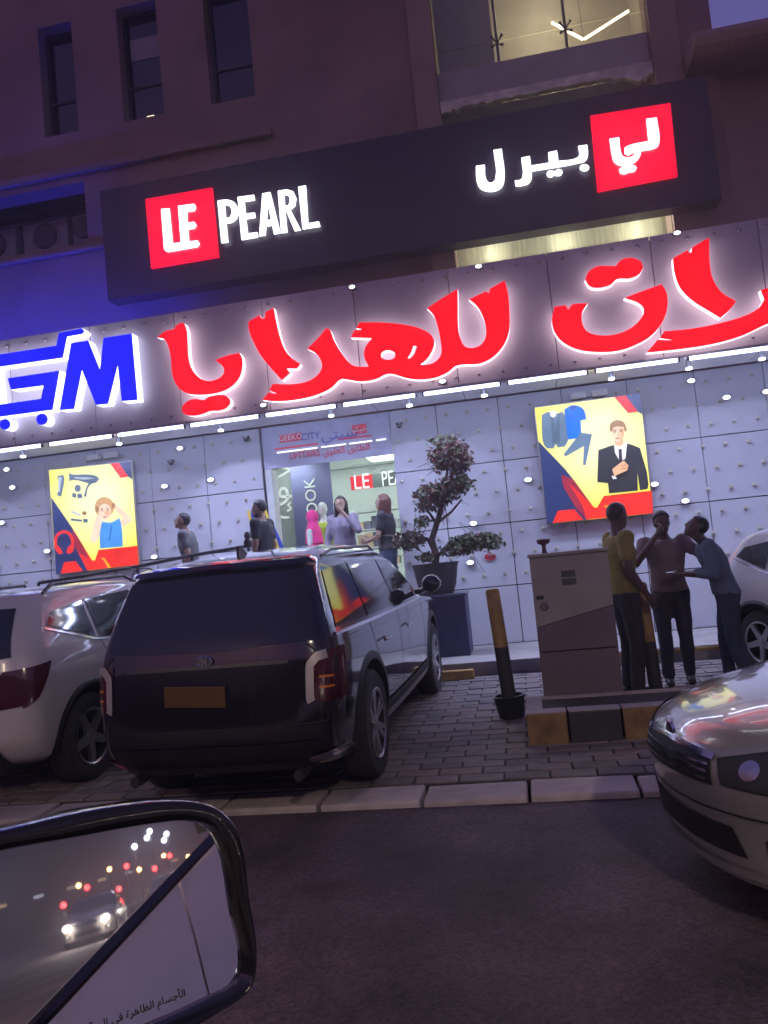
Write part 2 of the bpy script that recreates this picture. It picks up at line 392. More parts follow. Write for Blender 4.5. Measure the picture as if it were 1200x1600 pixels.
pn = M_pane.node_tree; pb = pn.nodes['Principled BSDF']; pb.inputs['Roughness'].default_value = 0.08; pb.inputs['Base Color'].default_value = (0.5, 0.5, 0.46, 1); pb.inputs['Alpha'].default_value = 0.30
for (x0, x1) in ((-0.51, 0.37), (0.385, 1.33), (1.345, 2.39)):
    for (z0, z1) in ((8.53, 8.84), (8.855, 10.2)):
        bpart('pane', MB().span((x0, 11.1, z0), (x1, 11.112, z1)), M_pane)
for x in (0.378, 1.338):
    sp = MB(); sp.tube([(x, 11.16, 8.5), (x, 11.16, 11.0)], 0.022, 8)
    for dz in (8.85, 9.9):
        for a in (45, 135, 225, 315):
            sp.tube([(x, 11.15, dz), (x+0.10*math.cos(rad(a)), 11.09, dz+0.10*math.sin(rad(a)))], [0.014, 0.012], 6)
            sp.ball((x+0.10*math.cos(rad(a)), 11.088, dz+0.10*math.sin(rad(a))), 0.022, 8, 6)
    bpart('spider_fitting', sp, M_darkmetal, smooth=True)
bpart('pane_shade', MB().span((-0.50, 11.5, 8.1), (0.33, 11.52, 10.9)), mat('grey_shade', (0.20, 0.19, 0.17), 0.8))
# pleated curtain under the signboard
G = []
for i in range(121):
    x = -0.6+i*3.15/120
    G.append([(x, 11.42+0.010*math.sin(i*0.55)+0.008*math.sin(i*0.23), z) for z in (4.95, 7.4)])
bpart('curtain', MB().grid(G), M_cur, smooth='all')
# V shaped pendant lamp in the bay, and the room lamp behind the curtain's pelmet
pv = thing('pendant_lamp', 'yellow V shaped light tube glowing behind upper glass', 'lamp', tuple(at(912, 62, 11.75)))
a0, a1, a2 = [Vector(at(*q, 11.75))-pv.location for q in ((862, 35), (912, 62), (982, 17))]
M_vt = emis('yellow_tube_glow', (1.0, 0.86, 0.48), 14.0)
MB().tube([a0, a1+Vector((-.01, 0, 0.006))], 0.02, 8).build('light_tube', M_vt, pv); MB().tube([a1+Vector((.012, 0, 0.008)), a2], 0.02, 8).build('light_tube', M_vt, pv)
MB().tube([a1+Vector((0, 0, .03)), Vector((a1.x, a1.y+.3, 11.2-pv.location.z))], 0.006, 6).build('wire', M_darkmetal, pv)
def lamp(name, kind, loc, power, col, size=0.2, rot=None, parent=None, spot=None):
    L = bpy.data.lights.new(name, kind); L.energy = power; L.color = col
    if kind == 'AREA': L.size = size
    else: L.shadow_soft_size = size
    if spot: L.spot_size = rad(spot); L.spot_blend = 0.6
    o = bpy.data.objects.new(name, L); COL.objects.link(o); o.location = loc
    if rot: o.rotation_euler = rot
    if parent: o.parent = parent
    return o
for rx in (0.0, 1.0, 2.0): lamp('room_light', 'POINT', (rx, 11.22, 5.9), 6, (1.0, 0.97, 0.78), 0.1)
lamp('room_light', 'POINT', (1.2, 12.4, 10.2), 20, (1.0, 0.90, 0.66), 0.3)

# canopy and its fascia
bpart('canopy_roof', MB().span((-10.4, 9.80, 5.06), (9, 10.995, 5.15)), M_conc)
bpart('canopy_frame', MB().span((-10.4, 9.80, 3.77), (9, 9.9, 5.05)), M_darkmetal)
xs = [-10.35+1.22*i for i in range(17)]
fmesh = MB().box((0, 0, 0), (1.21, 0.035, 1.47)).mesh('fascia_panel', M_fascia, bevel=0.004)
for x in xs:
    q = link('fascia_panel', fmesh, bld); q.location = Vector((x+0.61, 9.7675, 4.445))-bld.location; q.rotation_euler = (rng.uniform(-.004, .004), 0, 0)
sm = MB().box((0, 0, 0), (1.21, 1.0, 0.03)).mesh('soffit_panel', M_soffit, bevel=0.003)
for x in xs:
    q = link('soffit_panel', sm, bld); q.location = Vector((x+0.61, 10.36, 3.745))-bld.location
bpart('canopy_edge_trim', MB().span((-10.4, 9.715, 3.665), (9, 9.86, 3.705)), M_metal, bevel=0.006)
bm_ = MB()
for i in range(64):
    x = -9.9+i*0.29
    bm_.lathe([(0.0, -0.03), (0.012, -0.028), (0.022, -0.012), (0.024, 0.0)], (x, 9.748, 5.08), 8, 'y')
    if i % 1 == 0: bm_.lathe([(0.0, -0.02), (0.014, -0.016), (0.018, 0.0)], (x, 9.748, 3.80), 8, 'y')
tag(bpart('fascia_bolt', bm_, M_metal), kind='stuff')

bl = thing('led_strip', 'blue LED strip lying on the canopy roof behind the blue logo', 'led strip', (-6.9, 10.25, 5.16))  # unseen strip added to wash the wall above the canopy blue
MB().span((-2.6, -0.03, 0), (2.2, 0.03, 0.02)).build('housing', M_dark, bl); MB().span((-2.58, -0.025, 0.021), (2.18, 0.025, 0.03)).build('glow', emis('blue_strip_glow', (0.02, 0.03, 1.0), 42), bl)

# ground floor cladding with studs; the doorway stays open
seamX = [-0.165-0.8635*k for k in range(11, -9, -1)]
rowsZ = [0.36, 1.1378, 1.9925, 2.845, 3.735]
DX0, DX1, DZ1 = -3.56, -1.72, 3.12
studs = MB()
cl = {}
def clad(x0, x1, z0, z1):
    key = (round(x1-x0, 3), round(z1-z0, 3))
    if key not in cl: cl[key] = MB().box((0, 0, 0), (key[0]-0.012, 0.04, key[1]-0.014)).mesh('cladding_panel', M_clad, bevel=0.004)
    q = link('cladding_panel', cl[key], bld); q.location = Vector(((x0+x1)/2, 11.0+rng.uniform(-.002, .002), (z0+z1)/2))-bld.location
    q.rotation_euler = (rng.uniform(-.004, .004), 0, rng.uniform(-.004, .004))
for i in range(len(seamX)-1):
    x0, x1 = seamX[i], seamX[i+1]
    for j in range(4):
        z0, z1 = rowsZ[j], rowsZ[j+1]
        segs = [(x0, x1)]
        if x1 > DX0-0.03 and x0 < DX1+0.03:
            segs = []
            if x0 < DX0-0.06: segs.append((x0, DX0-0.03))
            if x1 > DX1+0.06: segs.append((DX1+0.03, x1))
        for (a, b) in segs: clad(a, b, z0, z1)
sr = 0
z = 1.30
while z < 3.66:
    for k in range(-38, 20):
        x = -0.02+0.2878*k+(0.1439 if sr % 2 else 0)
        if DX0-0.08 < x < DX1+0.08: continue
        if min(abs(z-q) for q in rowsZ) < 0.03: continue
        studs.lathe([(0.0, -0.034), (0.015, -0.031), (0.021, -0.018), (0.014, -0.006), (0.012, 0.0), (0.028, 0.001), (0.028, 0.008)], (x, 10.970, z), 10, 'y')
    z += 0.2845; sr += 1
tag(bpart('stud', studs, M_stud, smooth=True), kind='stuff')
bpart('cladding_backing', MB().span((-10.5, 11.03, 0.2), (DX0-0.032, 11.3, 3.74)), M_darkmetal)
bpart('cladding_backing', MB().span((DX1+0.032, 11.03, 0.2), (9, 11.3, 3.74)), M_darkmetal)

# raised platform, step and landing in front of the shop
o = MB().span((-1.58, 9.3, -0.3), (9, 10.975, 0.36)).build('platform', M_conc, bevel=0.012); tag(o, kind='structure')
o = MB().span((-10.5, 9.32, -0.3), (-1.585, 10.975, 0.88)).build('landing', M_conc, bevel=0.012); tag(o, kind='structure')
box('step', (-1.578, 9.36, 0.362), (-1.25, 10.2, 0.62), M_conc, None, 0.01)['kind'] = 'structure'
M_yel = mat('worn_yellow_paint', (0.34, 0.20, 0.06), 0.6, var=0.35, scale=8)
M_blk = mat('worn_black_paint', (0.03, 0.028, 0.032), 0.6, var=0.3, scale=8)
st = thing('yellow_edge_strip', 'yellow painted edge strip on the pale step behind the standing men', 'edge strip', (1.4, 9.285, 0.32))
MB().box((0, 0, 0), (1.9, 0.02, 0.035)).build('strip', M_yel, st)

# doorway: lintel panel, room behind
lint = MB().span((DX0-0.025, 10.985, DZ1), (DX1+0.025, 11.02, 3.728)); bpart('lintel_panel', lint, mat('lintel_lavender', (0.42, 0.42, 0.55), 0.4), bevel=0.004)
bpart('door_jamb', MB().span((DX0-0.025, 10.99, 0.882), (DX0+0.07, 11.25, DZ1-0.002)), mat('white_jamb', (0.7, 0.72, 0.72), 0.4), bevel=0.004)
M_shopwall = mat('white_shop_wall', (0.72, 0.76, 0.74), 0.6, var=0.05)
bpart('shop_floor', MB().span((-5.2, 11.01, 0.7), (-0.6, 14.6, 0.88)), mat('shop_tile', (0.5, 0.5, 0.48), 0.25))
bpart('shop_ceiling', MB().span((-5.2, 11.31, 3.45), (-0.6, 14.6, 3.55)), M_shopwall)
bpart('shop_back_wall', MB().span((-5.2, 14.5, 0.89), (-0.6, 14.6, 3.44)), M_shopwall)
bpart('shop_side_wall', MB().span((-5.2, 11.31, 0.89), (-5.1, 14.49, 3.44)), M_shopwall)
bpart('shop_side_wall', MB().span((-0.7, 11.31, 0.89), (-0.6, 14.49, 3.44)), M_shopwall)
for i, (x, y) in enumerate(((-3.6, 12.0), (-2.2, 12.0), (-3.6, 13.4), (-2.2, 13.4))):
    c = thing('ceiling_light', 'square white ceiling light inside the shop, '+('front left', 'front right', 'back left', 'back right')[i], 'light', (x, y, 3.44), group='ceiling lights inside the shop')
    MB().box((0, 0, -0.012), (0.62, 0.62, 0.022)).build('frame', M_metal, c)
    MB().box((0, 0, -0.03), (0.56, 0.56, 0.012)).build('diffuser', emis('cool_ceiling_glow', (0.84, 1.0, 0.94), 15), c)

# ------------------------------------------------------------------ signs on the facade
YF = 9.585
z6 = (0, 500, 5.0)
gm = thing('blue_logo_sign', 'blue G and M logo with cart wheels, white lit edges, left on fascia', 'sign', tuple(at(70, 590, YF)))
BM = [M_blue, M_bedge]
glyph('letter', [[(465, 705), (555, 180), (690, 160), (780, 385), (808, 140), (1030, 105), (1075, 625), (950, 635), (920, 355), (845, 655), (750, 665), (640, 390), (580, 695)]], YF, 0.16, BM, gm, z6)
glyph('letter', [smooth_poly([(-170, 295), (440, 200), (460, 100), (640, 65), (662, 88), (642, 110), (525, 130), (492, 295), (-28, 370), (-2, 660), (320, 615), (340, 512), (85, 545), (60, 455), (465, 395), (412, 702), (-140, 775)], 1)], YF, 0.16, BM, gm, z6)
glyph('wheel_dot', [ell(40, 815, 42, 43)], YF, 0.16, BM, gm, z6)
glyph('wheel_dot', [ell(328, 775, 46, 46)], YF, 0.16, BM, gm, z6)

ar = thing('red_arabic_sign', 'large red Arabic lettering with glowing white edges along the fascia', 'sign', tuple(at(640, 540, YF)))
RM = [M_red, M_edge]
def g_red(loops, xf, Y=YF): return glyph('letter', loops, Y, 0.10, RM, ar, xf, smooth=1, sub=4)
z2 = (230, 460, 6.0)
g_red([[(92, 405), (170, 345), (255, 325), (270, 295), (325, 265), (350, 275), (372, 340), (380, 450), (390, 600), (415, 690), (470, 765), (550, 810), (640, 800), (700, 765), (722, 720), (705, 670), (635, 615), (760, 570), (865, 548), (890, 600), (892, 690), (870, 770), (810, 850), (720, 905), (600, 935), (470, 942), (380, 930), (300, 880), (250, 800), (228, 700), (222, 590), (205, 510), (180, 445), (150, 415)]], z2)
g_red([[(325, 1070), (345, 1030), (400, 990), (460, 980), (530, 990), (580, 960), (660, 942), (730, 948), (775, 985), (780, 1025), (745, 1065), (680, 1090), (590, 1095), (530, 1120), (450, 1138), (370, 1130), (335, 1105)]], z2)
z3 = (380, 440, 5.0)
g_red([[(40, 315), (125, 262), (150, 290), (170, 285), (172, 240), (238, 205), (262, 330), (290, 440), (330, 540), (390, 605), (448, 645), (420, 680), (340, 680), (368, 715), (305, 772), (220, 680), (140, 580), (75, 460), (45, 380)]], z3)
z4 = (540, 420, 4.2857)
def to3(p): return ((p[0]/4.2857+540-380)*5, (p[1]/4.2857+420-440)*5)
big = [(150, 925), (195, 868), (262, 876), (202, 848), (230, 800), (400, 800), (500, 780), (575, 735), (615, 670), (600, 600), (560, 555), (500, 525), (580, 445), (650, 362), (670, 370), (710, 460), (770, 560), (850, 650), (910, 665)]
big += [to3(p) for p in [(155, 655), (125, 590), (130, 530), (175, 465), (35, 460), (55, 415), (110, 405), (70, 398), (95, 358), (250, 360), (400, 375), (500, 400), (570, 440), (595, 490), (575, 560), (540, 610), (500, 642), (560, 640), (610, 615), (640, 570), (635, 480), (615, 380), (585, 305), (545, 265), (650, 195), (750, 135), (752, 250), (755, 400), (770, 470), (800, 520), (850, 530), (910, 505), (940, 450), (935, 370), (905, 290), (870, 240), (825, 205), (940, 150), (960, 165), (965, 135), (1065, 78), (1085, 150), (1098, 300), (1095, 420), (1060, 510), (990, 590), (900, 635), (740, 650), (690, 690), (600, 730), (480, 742), (400, 730), (290, 703), (200, 740), (100, 755), (0, 740)]]
big += [(765, 762), (690, 830), (560, 890), (400, 925), (240, 935)]
g_red([big, [to3(p) for p in ell(285, 578, 48, 32, 14)], [to3(p) for p in [(455, 515), (475, 520), (460, 570), (430, 600), (415, 598), (440, 560)]]], z3)
z5 = (850, 360, 3.4286)
g_red([[(55, 410), (115, 400), (130, 425), (148, 400), (235, 390), (205, 440), (203, 490), (230, 540), (300, 562), (390, 555), (470, 520), (520, 470), (535, 430), (520, 400), (430, 362), (540, 320), (630, 288), (655, 330), (662, 400), (640, 480), (580, 560), (500, 610), (400, 645), (280, 652), (170, 635), (90, 590), (50, 530), (42, 480)]], z5)
g_red([[(220, 265), (240, 220), (290, 192), (340, 190), (385, 192), (410, 160), (470, 146), (520, 165), (532, 200), (510, 235), (460, 258), (390, 262), (360, 290), (300, 308), (245, 300)]], z5)
g_red([[(690, 150), (770, 105), (775, 120), (790, 118), (792, 92), (885, 38), (888, 180), (905, 260), (950, 330), (1030, 380), (990, 430), (945, 470), (880, 430), (800, 380), (730, 310), (700, 230)]], z5)
g_red([[(550, 655), (610, 585), (690, 588), (620, 578), (645, 540), (800, 525), (950, 495), (1080, 455), (1150, 415), (1180, 370), (1160, 320), (1330, 270), (1400, 330), (1360, 450), (1200, 500), (1060, 565), (900, 610), (700, 640)]], z5)

sb = thing('black_signboard', 'long black LE PEARL signboard with glowing white letters and two red squares', 'signboard', (-1.2, 10.6, 6.6))
def sbp(name, mb_, m, **k):
    q = mb_.build(name, m, sb, **k); q.location = -sb.location; return q
sbp('board', MB().span((-5.62, 10.6, 5.83), (2.96, 10.87, 7.50)), M_board, bevel=0.008)
for x in (-5, -3, -0.69, 2.5): sbp('bracket', MB().span((x-.04, 10.872, 6.2), (x+.04, 10.995, 7.2)), M_darkmetal)
YS = 10.53
glyph('red_square', [[(227, 311), (331, 293), (341, 401), (236, 419)]], 10.55, 0.045, M_redsq, sb)
glyph('red_square', [[(922.7, 180.6), (1047.4, 160.8), (1058.7, 274.7), (934, 298.8)]], 10.55, 0.045, M_redsq, sb)
z7 = (220, 280, 4.138)
def g_w(loops, xf, Y=YS, sm=0, m=None): return glyph('letter', loops, Y, 0.03 if Y > 10.52 else 0.018, m or M_white, sb, xf, smooth=sm, sub=4)
g_w([[(130, 192), (183, 187), (205, 415), (258, 408), (240, 172), (345, 158), (355, 180), (345, 203), (298, 210), (300, 280), (345, 275), (358, 295), (345, 317), (305, 323), (310, 402), (368, 395), (378, 418), (365, 437), (170, 470), (150, 455)]], z7, 10.515)
g_w([[(495, 138), (560, 132), (605, 150), (625, 195), (620, 245), (590, 275), (550, 283), (562, 405), (520, 410)], [(540, 165), (565, 165), (582, 185), (585, 220), (575, 245), (548, 252)]], z7, YS, 1)
g_w([[(625, 115), (730, 100), (735, 132), (668, 142), (675, 222), (735, 215), (738, 245), (678, 255), (690, 350), (752, 342), (755, 372), (650, 390)]], z7)
g_w([[(765, 365), (785, 92), (835, 82), (900, 345), (860, 353), (848, 295), (808, 302), (803, 360)], [(812, 265), (842, 260), (818, 150)]], z7)
g_w([[(885, 75), (945, 65), (985, 78), (1003, 120), (995, 170), (965, 195), (1033, 325), (993, 332), (940, 205), (932, 207), (945, 340), (907, 345)], [(925, 100), (945, 98), (962, 115), (962, 150), (950, 170), (930, 172)]], z7)
g_w([[(1017, 48), (1065, 40), (1080, 285), (1150, 272), (1158, 303), (1045, 320)]], z7)
z8 = (730, 150, 3.529)
g_w([[(988, 125), (1045, 118), (1060, 250), (1052, 275), (1030, 288), (958, 302), (955, 325), (930, 360), (890, 380), (845, 382), (810, 360), (798, 320), (785, 235), (838, 227), (848, 310), (860, 332), (885, 338), (905, 335), (925, 318), (920, 308), (890, 325), (868, 315), (868, 285), (890, 272), (1000, 248)]], z8, 10.515, 1)
g_w([[(838, 405), (850, 395), (880, 390), (900, 382), (925, 382), (935, 395), (925, 412), (890, 420), (870, 428), (845, 425)]], z8, 10.515, 1)
g_w([[(612, 275), (662, 268), (665, 330), (650, 355), (620, 365), (355, 412), (355, 450), (340, 478), (310, 490), (268, 495), (262, 465), (295, 460), (305, 445), (298, 340), (345, 330), (352, 383), (452, 367), (447, 310), (495, 300), (503, 358), (605, 340), (618, 325)]], z8, YS, 1)
g_w([[(438, 428), (445, 415), (465, 410), (482, 414), (500, 402), (520, 406), (526, 420), (515, 434), (490, 436), (480, 434), (465, 444), (445, 441)]], z8, YS, 1)
g_w([ell(647, 393, 26, 17, 16)], z8)
g_w([[(145, 297), (190, 290), (203, 470), (185, 505), (150, 522), (105, 522), (70, 505), (52, 465), (48, 385), (97, 378), (103, 455), (120, 478), (140, 475), (155, 455)]], z8, YS, 1)

# ------------------------------------------------------------------ backlit posters
E_ = lambda n, r, g, b, s=1.0: emis(n, lin(r, g, b), s, .16, 9.0)
P_yel = E_('poster_yellow', 250, 236, 60, 1.0); P_pale = E_('poster_pale_yellow', 255, 252, 170, 1.0); P_red = E_('poster_red', 240, 48, 40); P_navy = E_('poster_navy', 38, 52, 98)
P_dk = E_('poster_charcoal', 44, 46, 52); P_skin = E_('poster_skin', 226, 170, 130); P_hair = E_('poster_hair', 150, 112, 70); P_wh = E_('poster_white', 236, 232, 232)
P_blue = E_('poster_blue', 16, 110, 214); P_grey = E_('poster_bluegrey', 92, 116, 138); P_lb = E_('poster_pale_blue', 70, 140, 205); P_sl = E_('poster_slate', 70, 92, 110); P_sk2 = E_('poster_fair_skin', 240, 205, 175); P_bl2 = E_('poster_blond', 196, 150, 100)
P_or = E_('poster_orange', 250, 170, 30); P_lt = E_('poster_light_grey', 176, 186, 196); P_dr = E_('poster_dark_red', 150, 40, 60)
def gradient(name, c_in, c_out, radius):
    m = bpy.data.materials.new(name); m.use_nodes = True; t = m.node_tree; p = t.nodes['Principled BSDF']
    tc = t.nodes.new('ShaderNodeTexCoord'); mp = t.nodes.new('ShaderNodeMapping'); mp.inputs['Location'].default_value = (-.12, 0, -.28); mp.inputs['Scale'].default_value = (1/radius, .1, 1/radius)
    gr = t.nodes.new('ShaderNodeTexGradient'); gr.gradient_type = 'SPHERICAL'; rp = t.nodes.new('ShaderNodeValToRGB'); rp.color_ramp.elements[0].color = c_out; rp.color_ramp.elements[1].color = c_in; rp.color_ramp.elements[1].position = .75
    t.links.new(tc.outputs['Object'], mp.inputs[0]); t.links.new(mp.outputs[0], gr.inputs[0]); t.links.new(gr.outputs[1], rp.inputs[0]); t.links.new(rp.outputs[0], p.inputs['Emission Color'])
    p.inputs['Base Color'].default_value = (.3, .28, .08, 1); p.inputs['Roughness'].default_value = .35; p.inputs['Emission Strength'].default_value = 1.05*EXF
    return m
P_back = gradient('poster_backdrop', lin(255, 254, 205), lin(252, 238, 40), .95)
def poster(label, corners, xf, shapes):
    cs = [at(xf[0]+p[0]/xf[2], xf[1]+p[1]/xf[2], 10.88) for p in corners]
    x0, x1 = (cs[0][0]+cs[3][0])/2, (cs[1][0]+cs[2][0])/2; z1, z0 = (cs[0][2]+cs[1][2])/2, (cs[2][2]+cs[3][2])/2
    t = thing('poster_lightbox', label, 'poster', ((x0+x1)/2, 10.9, (z0+z1)/2), group='backlit posters on the cladding')
    q = MB().span((x0-.012, 10.894, z0-.012), (x1+.012, 10.962, z1+.012)).build('frame', M_metal, t, bevel=0.004); q.location = -t.location
    for j, sg in enumerate((-0.32, 0.05)):   # twin floodlights above the box
        pass
    lay = 0
    for (nm, m, loops, smo) in shapes:
        lay += 1
        glyph(nm, loops, 10.888-0.0035*lay, 0.003, m, t, xf, smooth=smo, sub=3)
    return t
zR = (800, 560, 3.0)
poster('backlit yellow poster of a man in a dark suit with jacket and polo', [(107, 232), (600, 165), (660, 725), (165, 775)], zR, [
    ('backdrop', P_back, [[(107, 232), (600, 165), (660, 725), (165, 775)]], 0),
    ('stripe', P_red, [[(480, 181), (533, 174), (590, 250), (545, 257)]], 0),
    ('stripe', P_navy, [[(533, 174), (600, 165), (610, 262), (590, 250)]], 0),
    ('stripe', P_navy, [[(124, 388), (250, 520), (305, 590), (360, 755), (165, 775)]], 0),
    ('stripe', P_dr, [[(232, 545), (290, 570), (385, 700), (350, 755), (300, 700), (240, 600)]], 0),
    ('stripe', P_red, [[(268, 585), (388, 700), (400, 698), (430, 645), (655, 620), (660, 725), (350, 755), (330, 690)]], 0),
    ('stripe', P_red, [[(190, 772), (215, 714), (292, 707), (335, 755)]], 0),
    ('stripe', P_or, [[(430, 690), (458, 688), (500, 742), (478, 742), (452, 708)]], 0),
    ('jacket', P_grey, [[(140, 265), (175, 250), (200, 260), (235, 250), (250, 270), (262, 385), (248, 412), (215, 418), (205, 400), (195, 422), (165, 422), (150, 405), (140, 330)]], 1),
    ('jacket_lapel', P_sl, [[(180, 262), (192, 262), (203, 330), (215, 262), (226, 262), (222, 400), (206, 392), (190, 402)]], 0),
    ('jacket_shirt', P_wh, [[(176, 247), (208, 246), (207, 268), (194, 278), (180, 270)]], 0),
    ('polo_shirt', P_blue, [[(245, 240), (275, 222), (300, 220), (335, 238), (348, 285), (322, 290), (325, 372), (262, 380)]], 1),
    ('polo_collar', E_('poster_deep_blue', 8, 70, 160), [[(268, 226), (302, 222), (300, 238), (286, 246), (272, 240)]], 0),
    ('trousers', P_grey, [[(322, 348), (375, 355), (345, 500), (333, 500), (338, 410), (250, 460), (243, 448)]], 0),
    ('suit', P_dk, [[(405, 430), (480, 405), (545, 400), (600, 420), (640, 590), (635, 612), (600, 618), (588, 535), (590, 620), (455, 633), (450, 585), (400, 580)]], 1),
    ('shirt', P_wh, [[(478, 402), (540, 395), (532, 470), (505, 482), (482, 440)]], 0),
    ('tie', P_dk, [[(500, 425), (514, 425), (517, 480), (508, 488), (501, 475)]], 0),
    ('neck', P_skin, [[(480, 380), (520, 376), (522, 402), (505, 412), (484, 404)]], 1),
    ('face', P_sk2, [ell(497, 348, 29, 44, 18)], 0),
    ('face_shade', P_skin, [[(508, 318), (525, 330), (524, 365), (506, 392), (510, 360)]], 1),
    ('hair', P_hair, [[(458, 338), (460, 308), (478, 293), (500, 289), (525, 300), (540, 338), (528, 345), (524, 322), (500, 318), (476, 322), (468, 345)]], 1),
    ('eyebrow', P_hair, [[(474, 336), (490, 333), (490, 338), (475, 341)]], 0), ('eyebrow', P_hair, [[(502, 333), (519, 334), (519, 339), (503, 338)]], 0),
    ('eye', P_dk, [ell(482, 345, 4.5, 3, 8)], 0), ('eye', P_dk, [ell(511, 343, 4.5, 3, 8)], 0), ('nose', P_skin, [[(496, 348), (500, 348), (504, 364), (494, 365)]], 0),
    ('mouth', E_('poster_lip', 190, 100, 90), [[(484, 372), (508, 371), (500, 378), (489, 378)]], 0),
    ('hand', P_skin, [[(470, 520), (500, 495), (525, 478), (532, 488), (546, 500), (540, 525), (505, 540), (480, 552)]], 1),
    ('finger_crease', P_hair, [[(512, 502), (540, 497), (540, 500), (512, 505)]], 0), ('finger_crease', P_hair, [[(510, 516), (538, 512), (538, 515), (510, 519)]], 0),
    ('cuff', P_wh, [[(466, 550), (484, 552), (492, 563), (474, 566)]], 0),
])
zL = (0, 660, 4.615)
poster('backlit yellow poster of a child with headphones and a hair dryer', [(352, 345), (945, 283), (998, 1025), (405, 1095)], zL, [
    ('backdrop', P_back, [[(352, 345), (945, 283), (998, 1025), (405, 1095)]], 0),
    ('stripe', P_red, [[(795, 298), (857, 292), (926, 392), (870, 400)]], 0),
    ('stripe', P_navy, [[(857, 292), (945, 283), (953, 412), (926, 392)]], 0),
    ('stripe', P_navy, [[(369, 540), (520, 760), (545, 860), (640, 1068), (405, 1095)]], 0),
    ('stripe', P_red, [[(520, 760), (665, 997), (685, 995), (710, 920), (990, 890), (998, 1025), (630, 1068), (545, 900)]], 0),
    ('stripe', P_dr, [[(520, 760), (600, 890), (640, 985), (560, 935), (540, 880)]], 0),
    ('stripe', P_red, [[(437, 1090), (462, 1008), (545, 1000), (597, 1072)]], 0),
    ('stripe', P_or, [[(725, 975), (752, 978), (800, 1046), (778, 1050), (755, 1004)]], 0),
    ('hair_dryer', P_sl, [[(497, 365), (520, 375), (620, 375), (690, 385), (715, 405), (690, 435), (660, 442), (630, 480), (622, 535), (606, 535), (622, 470), (640, 440), (520, 415), (500, 425)]], 1),
    ('hair_dryer_sheen', P_lt, [[(535, 395), (620, 395), (680, 402), (620, 412), (540, 405)]], 1),
    ('attachment', P_sl, [ell(560, 475, 22, 26, 12)], 0), ('attachment', P_sl, [[(520, 510), (548, 512), (548, 542), (522, 540)]], 0), ('attachment', P_sl, [[(558, 515), (590, 515), (592, 545), (560, 547)]], 0),
    ('trimmer', P_sl, [[(412, 388), (455, 378), (462, 400), (440, 535), (412, 525), (424, 440)]], 1), ('trimmer_sheen', P_lt, [[(420, 395), (445, 395), (430, 505), (420, 500)]], 0),
    ('clipper', P_lt, [[(515, 635), (585, 665), (578, 676), (512, 648)]], 0), ('clipper', P_sl, [[(512, 692), (590, 702), (590, 716), (512, 708)]], 0), ('attachment', P_hair, [ell(608, 655, 17, 15, 12)], 0), ('attachment', P_sl, [[(600, 695), (632, 697), (632, 722), (600, 722)]], 0),
    ('headphones', P_red, [[(390, 860), (398, 820), (425, 790), (460, 778), (500, 790), (527, 825), (533, 870), (525, 930), (500, 948), (480, 940), (490, 900), (515, 880), (508, 835), (485, 806), (460, 798), (432, 808), (412, 840), (408, 880), (432, 905), (452, 945), (425, 950), (402, 920)]], 1),
    ('arm', P_sk2, [[(738, 690), (705, 670), (688, 700), (650, 855), (690, 872), (725, 790)]], 1),
    ('arm', P_sk2, [[(805, 585), (830, 580), (860, 615), (935, 680), (946, 715), (890, 752), (862, 712), (895, 690), (840, 640)]], 1),
    ('hair', P_bl2, [ell(752, 612, 70, 74, 20)], 0),
    ('face', P_sk2, [ell(755, 645, 46, 58, 18)], 0),
    ('cheek', P_skin, [ell(775, 655, 17, 20, 12)], 0),
    ('eyebrow', P_hair, [[(725, 622), (745, 618), (745, 623), (726, 627)]], 0), ('eyebrow', P_hair, [[(765, 617), (785, 617), (785, 622), (766, 622)]], 0),
    ('eye', P_dk, [ell(737, 634, 6, 4, 8)], 0), ('eye', P_dk, [ell(776, 632, 6, 4, 8)], 0), ('nose', P_skin, [[(752, 640), (758, 640), (762, 660), (750, 661)]], 0),
    ('mouth', E_('poster_lip', 190, 100, 90), [[(740, 678), (770, 676), (760, 688), (748, 688)]], 0),
    ('shirt', P_lb, [[(735, 715), (800, 722), (860, 690), (875, 740), (885, 895), (722, 908), (720, 800)]], 1),
    ('shirt_fold', E_('poster_mid_blue', 48, 112, 180), [[(800, 740), (812, 745), (790, 860), (778, 850)]], 1),
    ('cup', P_hair, [ell(700, 628, 13, 24, 12)], 0), ('cup', P_hair, [ell(818, 600, 12, 22, 12)], 0),
])

# ------------------------------------------------------------------ lights and small fittings of the facade
tubes_x = [(-8.0, -7.05), (-6.95, -6.25), (-6.16, -5.21), (-5.16, -4.19), (-4.13, -3.165), (-3.10, -2.14), (-2.08, -1.12), (-1.05, -0.078), (-0.006, 0.959), (1.035, 2.01), (2.097, 3.05), (3.12, 4.08)]
tl = ['leftmost bare fluorescent tube out at the fascia end', 'fluorescent tube at the left picture edge under blue logo', 'fluorescent tube under the wheels of the blue logo', 'fluorescent tube below the right leg of the blue M', 'fluorescent tube under the red double dot', 'fluorescent tube under the first red upright stroke',
      'fluorescent tube under the tail of the red word, above doorway', 'fluorescent tube under the looped red letter', 'fluorescent tube under the tall red double stroke', 'fluorescent tube above the poster of the suited man', 'fluorescent tube at the right picture edge', 'fluorescent tube past the right end of the picture']
for (x0, x1), lb in zip(tubes_x, tl):
    t = thing('fluorescent_tube', lb, 'tube light', ((x0+x1)/2, 9.70, 3.635), group='tube lights along the canopy edge'); h = (x1-x0)/2
    MB().tube([(-h+.02, 0, 0), (h-.02, 0, 0)], 0.021, 12).build('tube', M_tube, t, smooth=True)
    for s in (-1, 1): MB().tube([(s*h, 0, 0), (s*(h-.022), 0, 0)], 0.024, 10).build('end_cap', M_darkmetal, t)
    MB().span((-h, -0.02, 0.024), (h, 0.03, 0.034)).build('batten', M_metal, t)
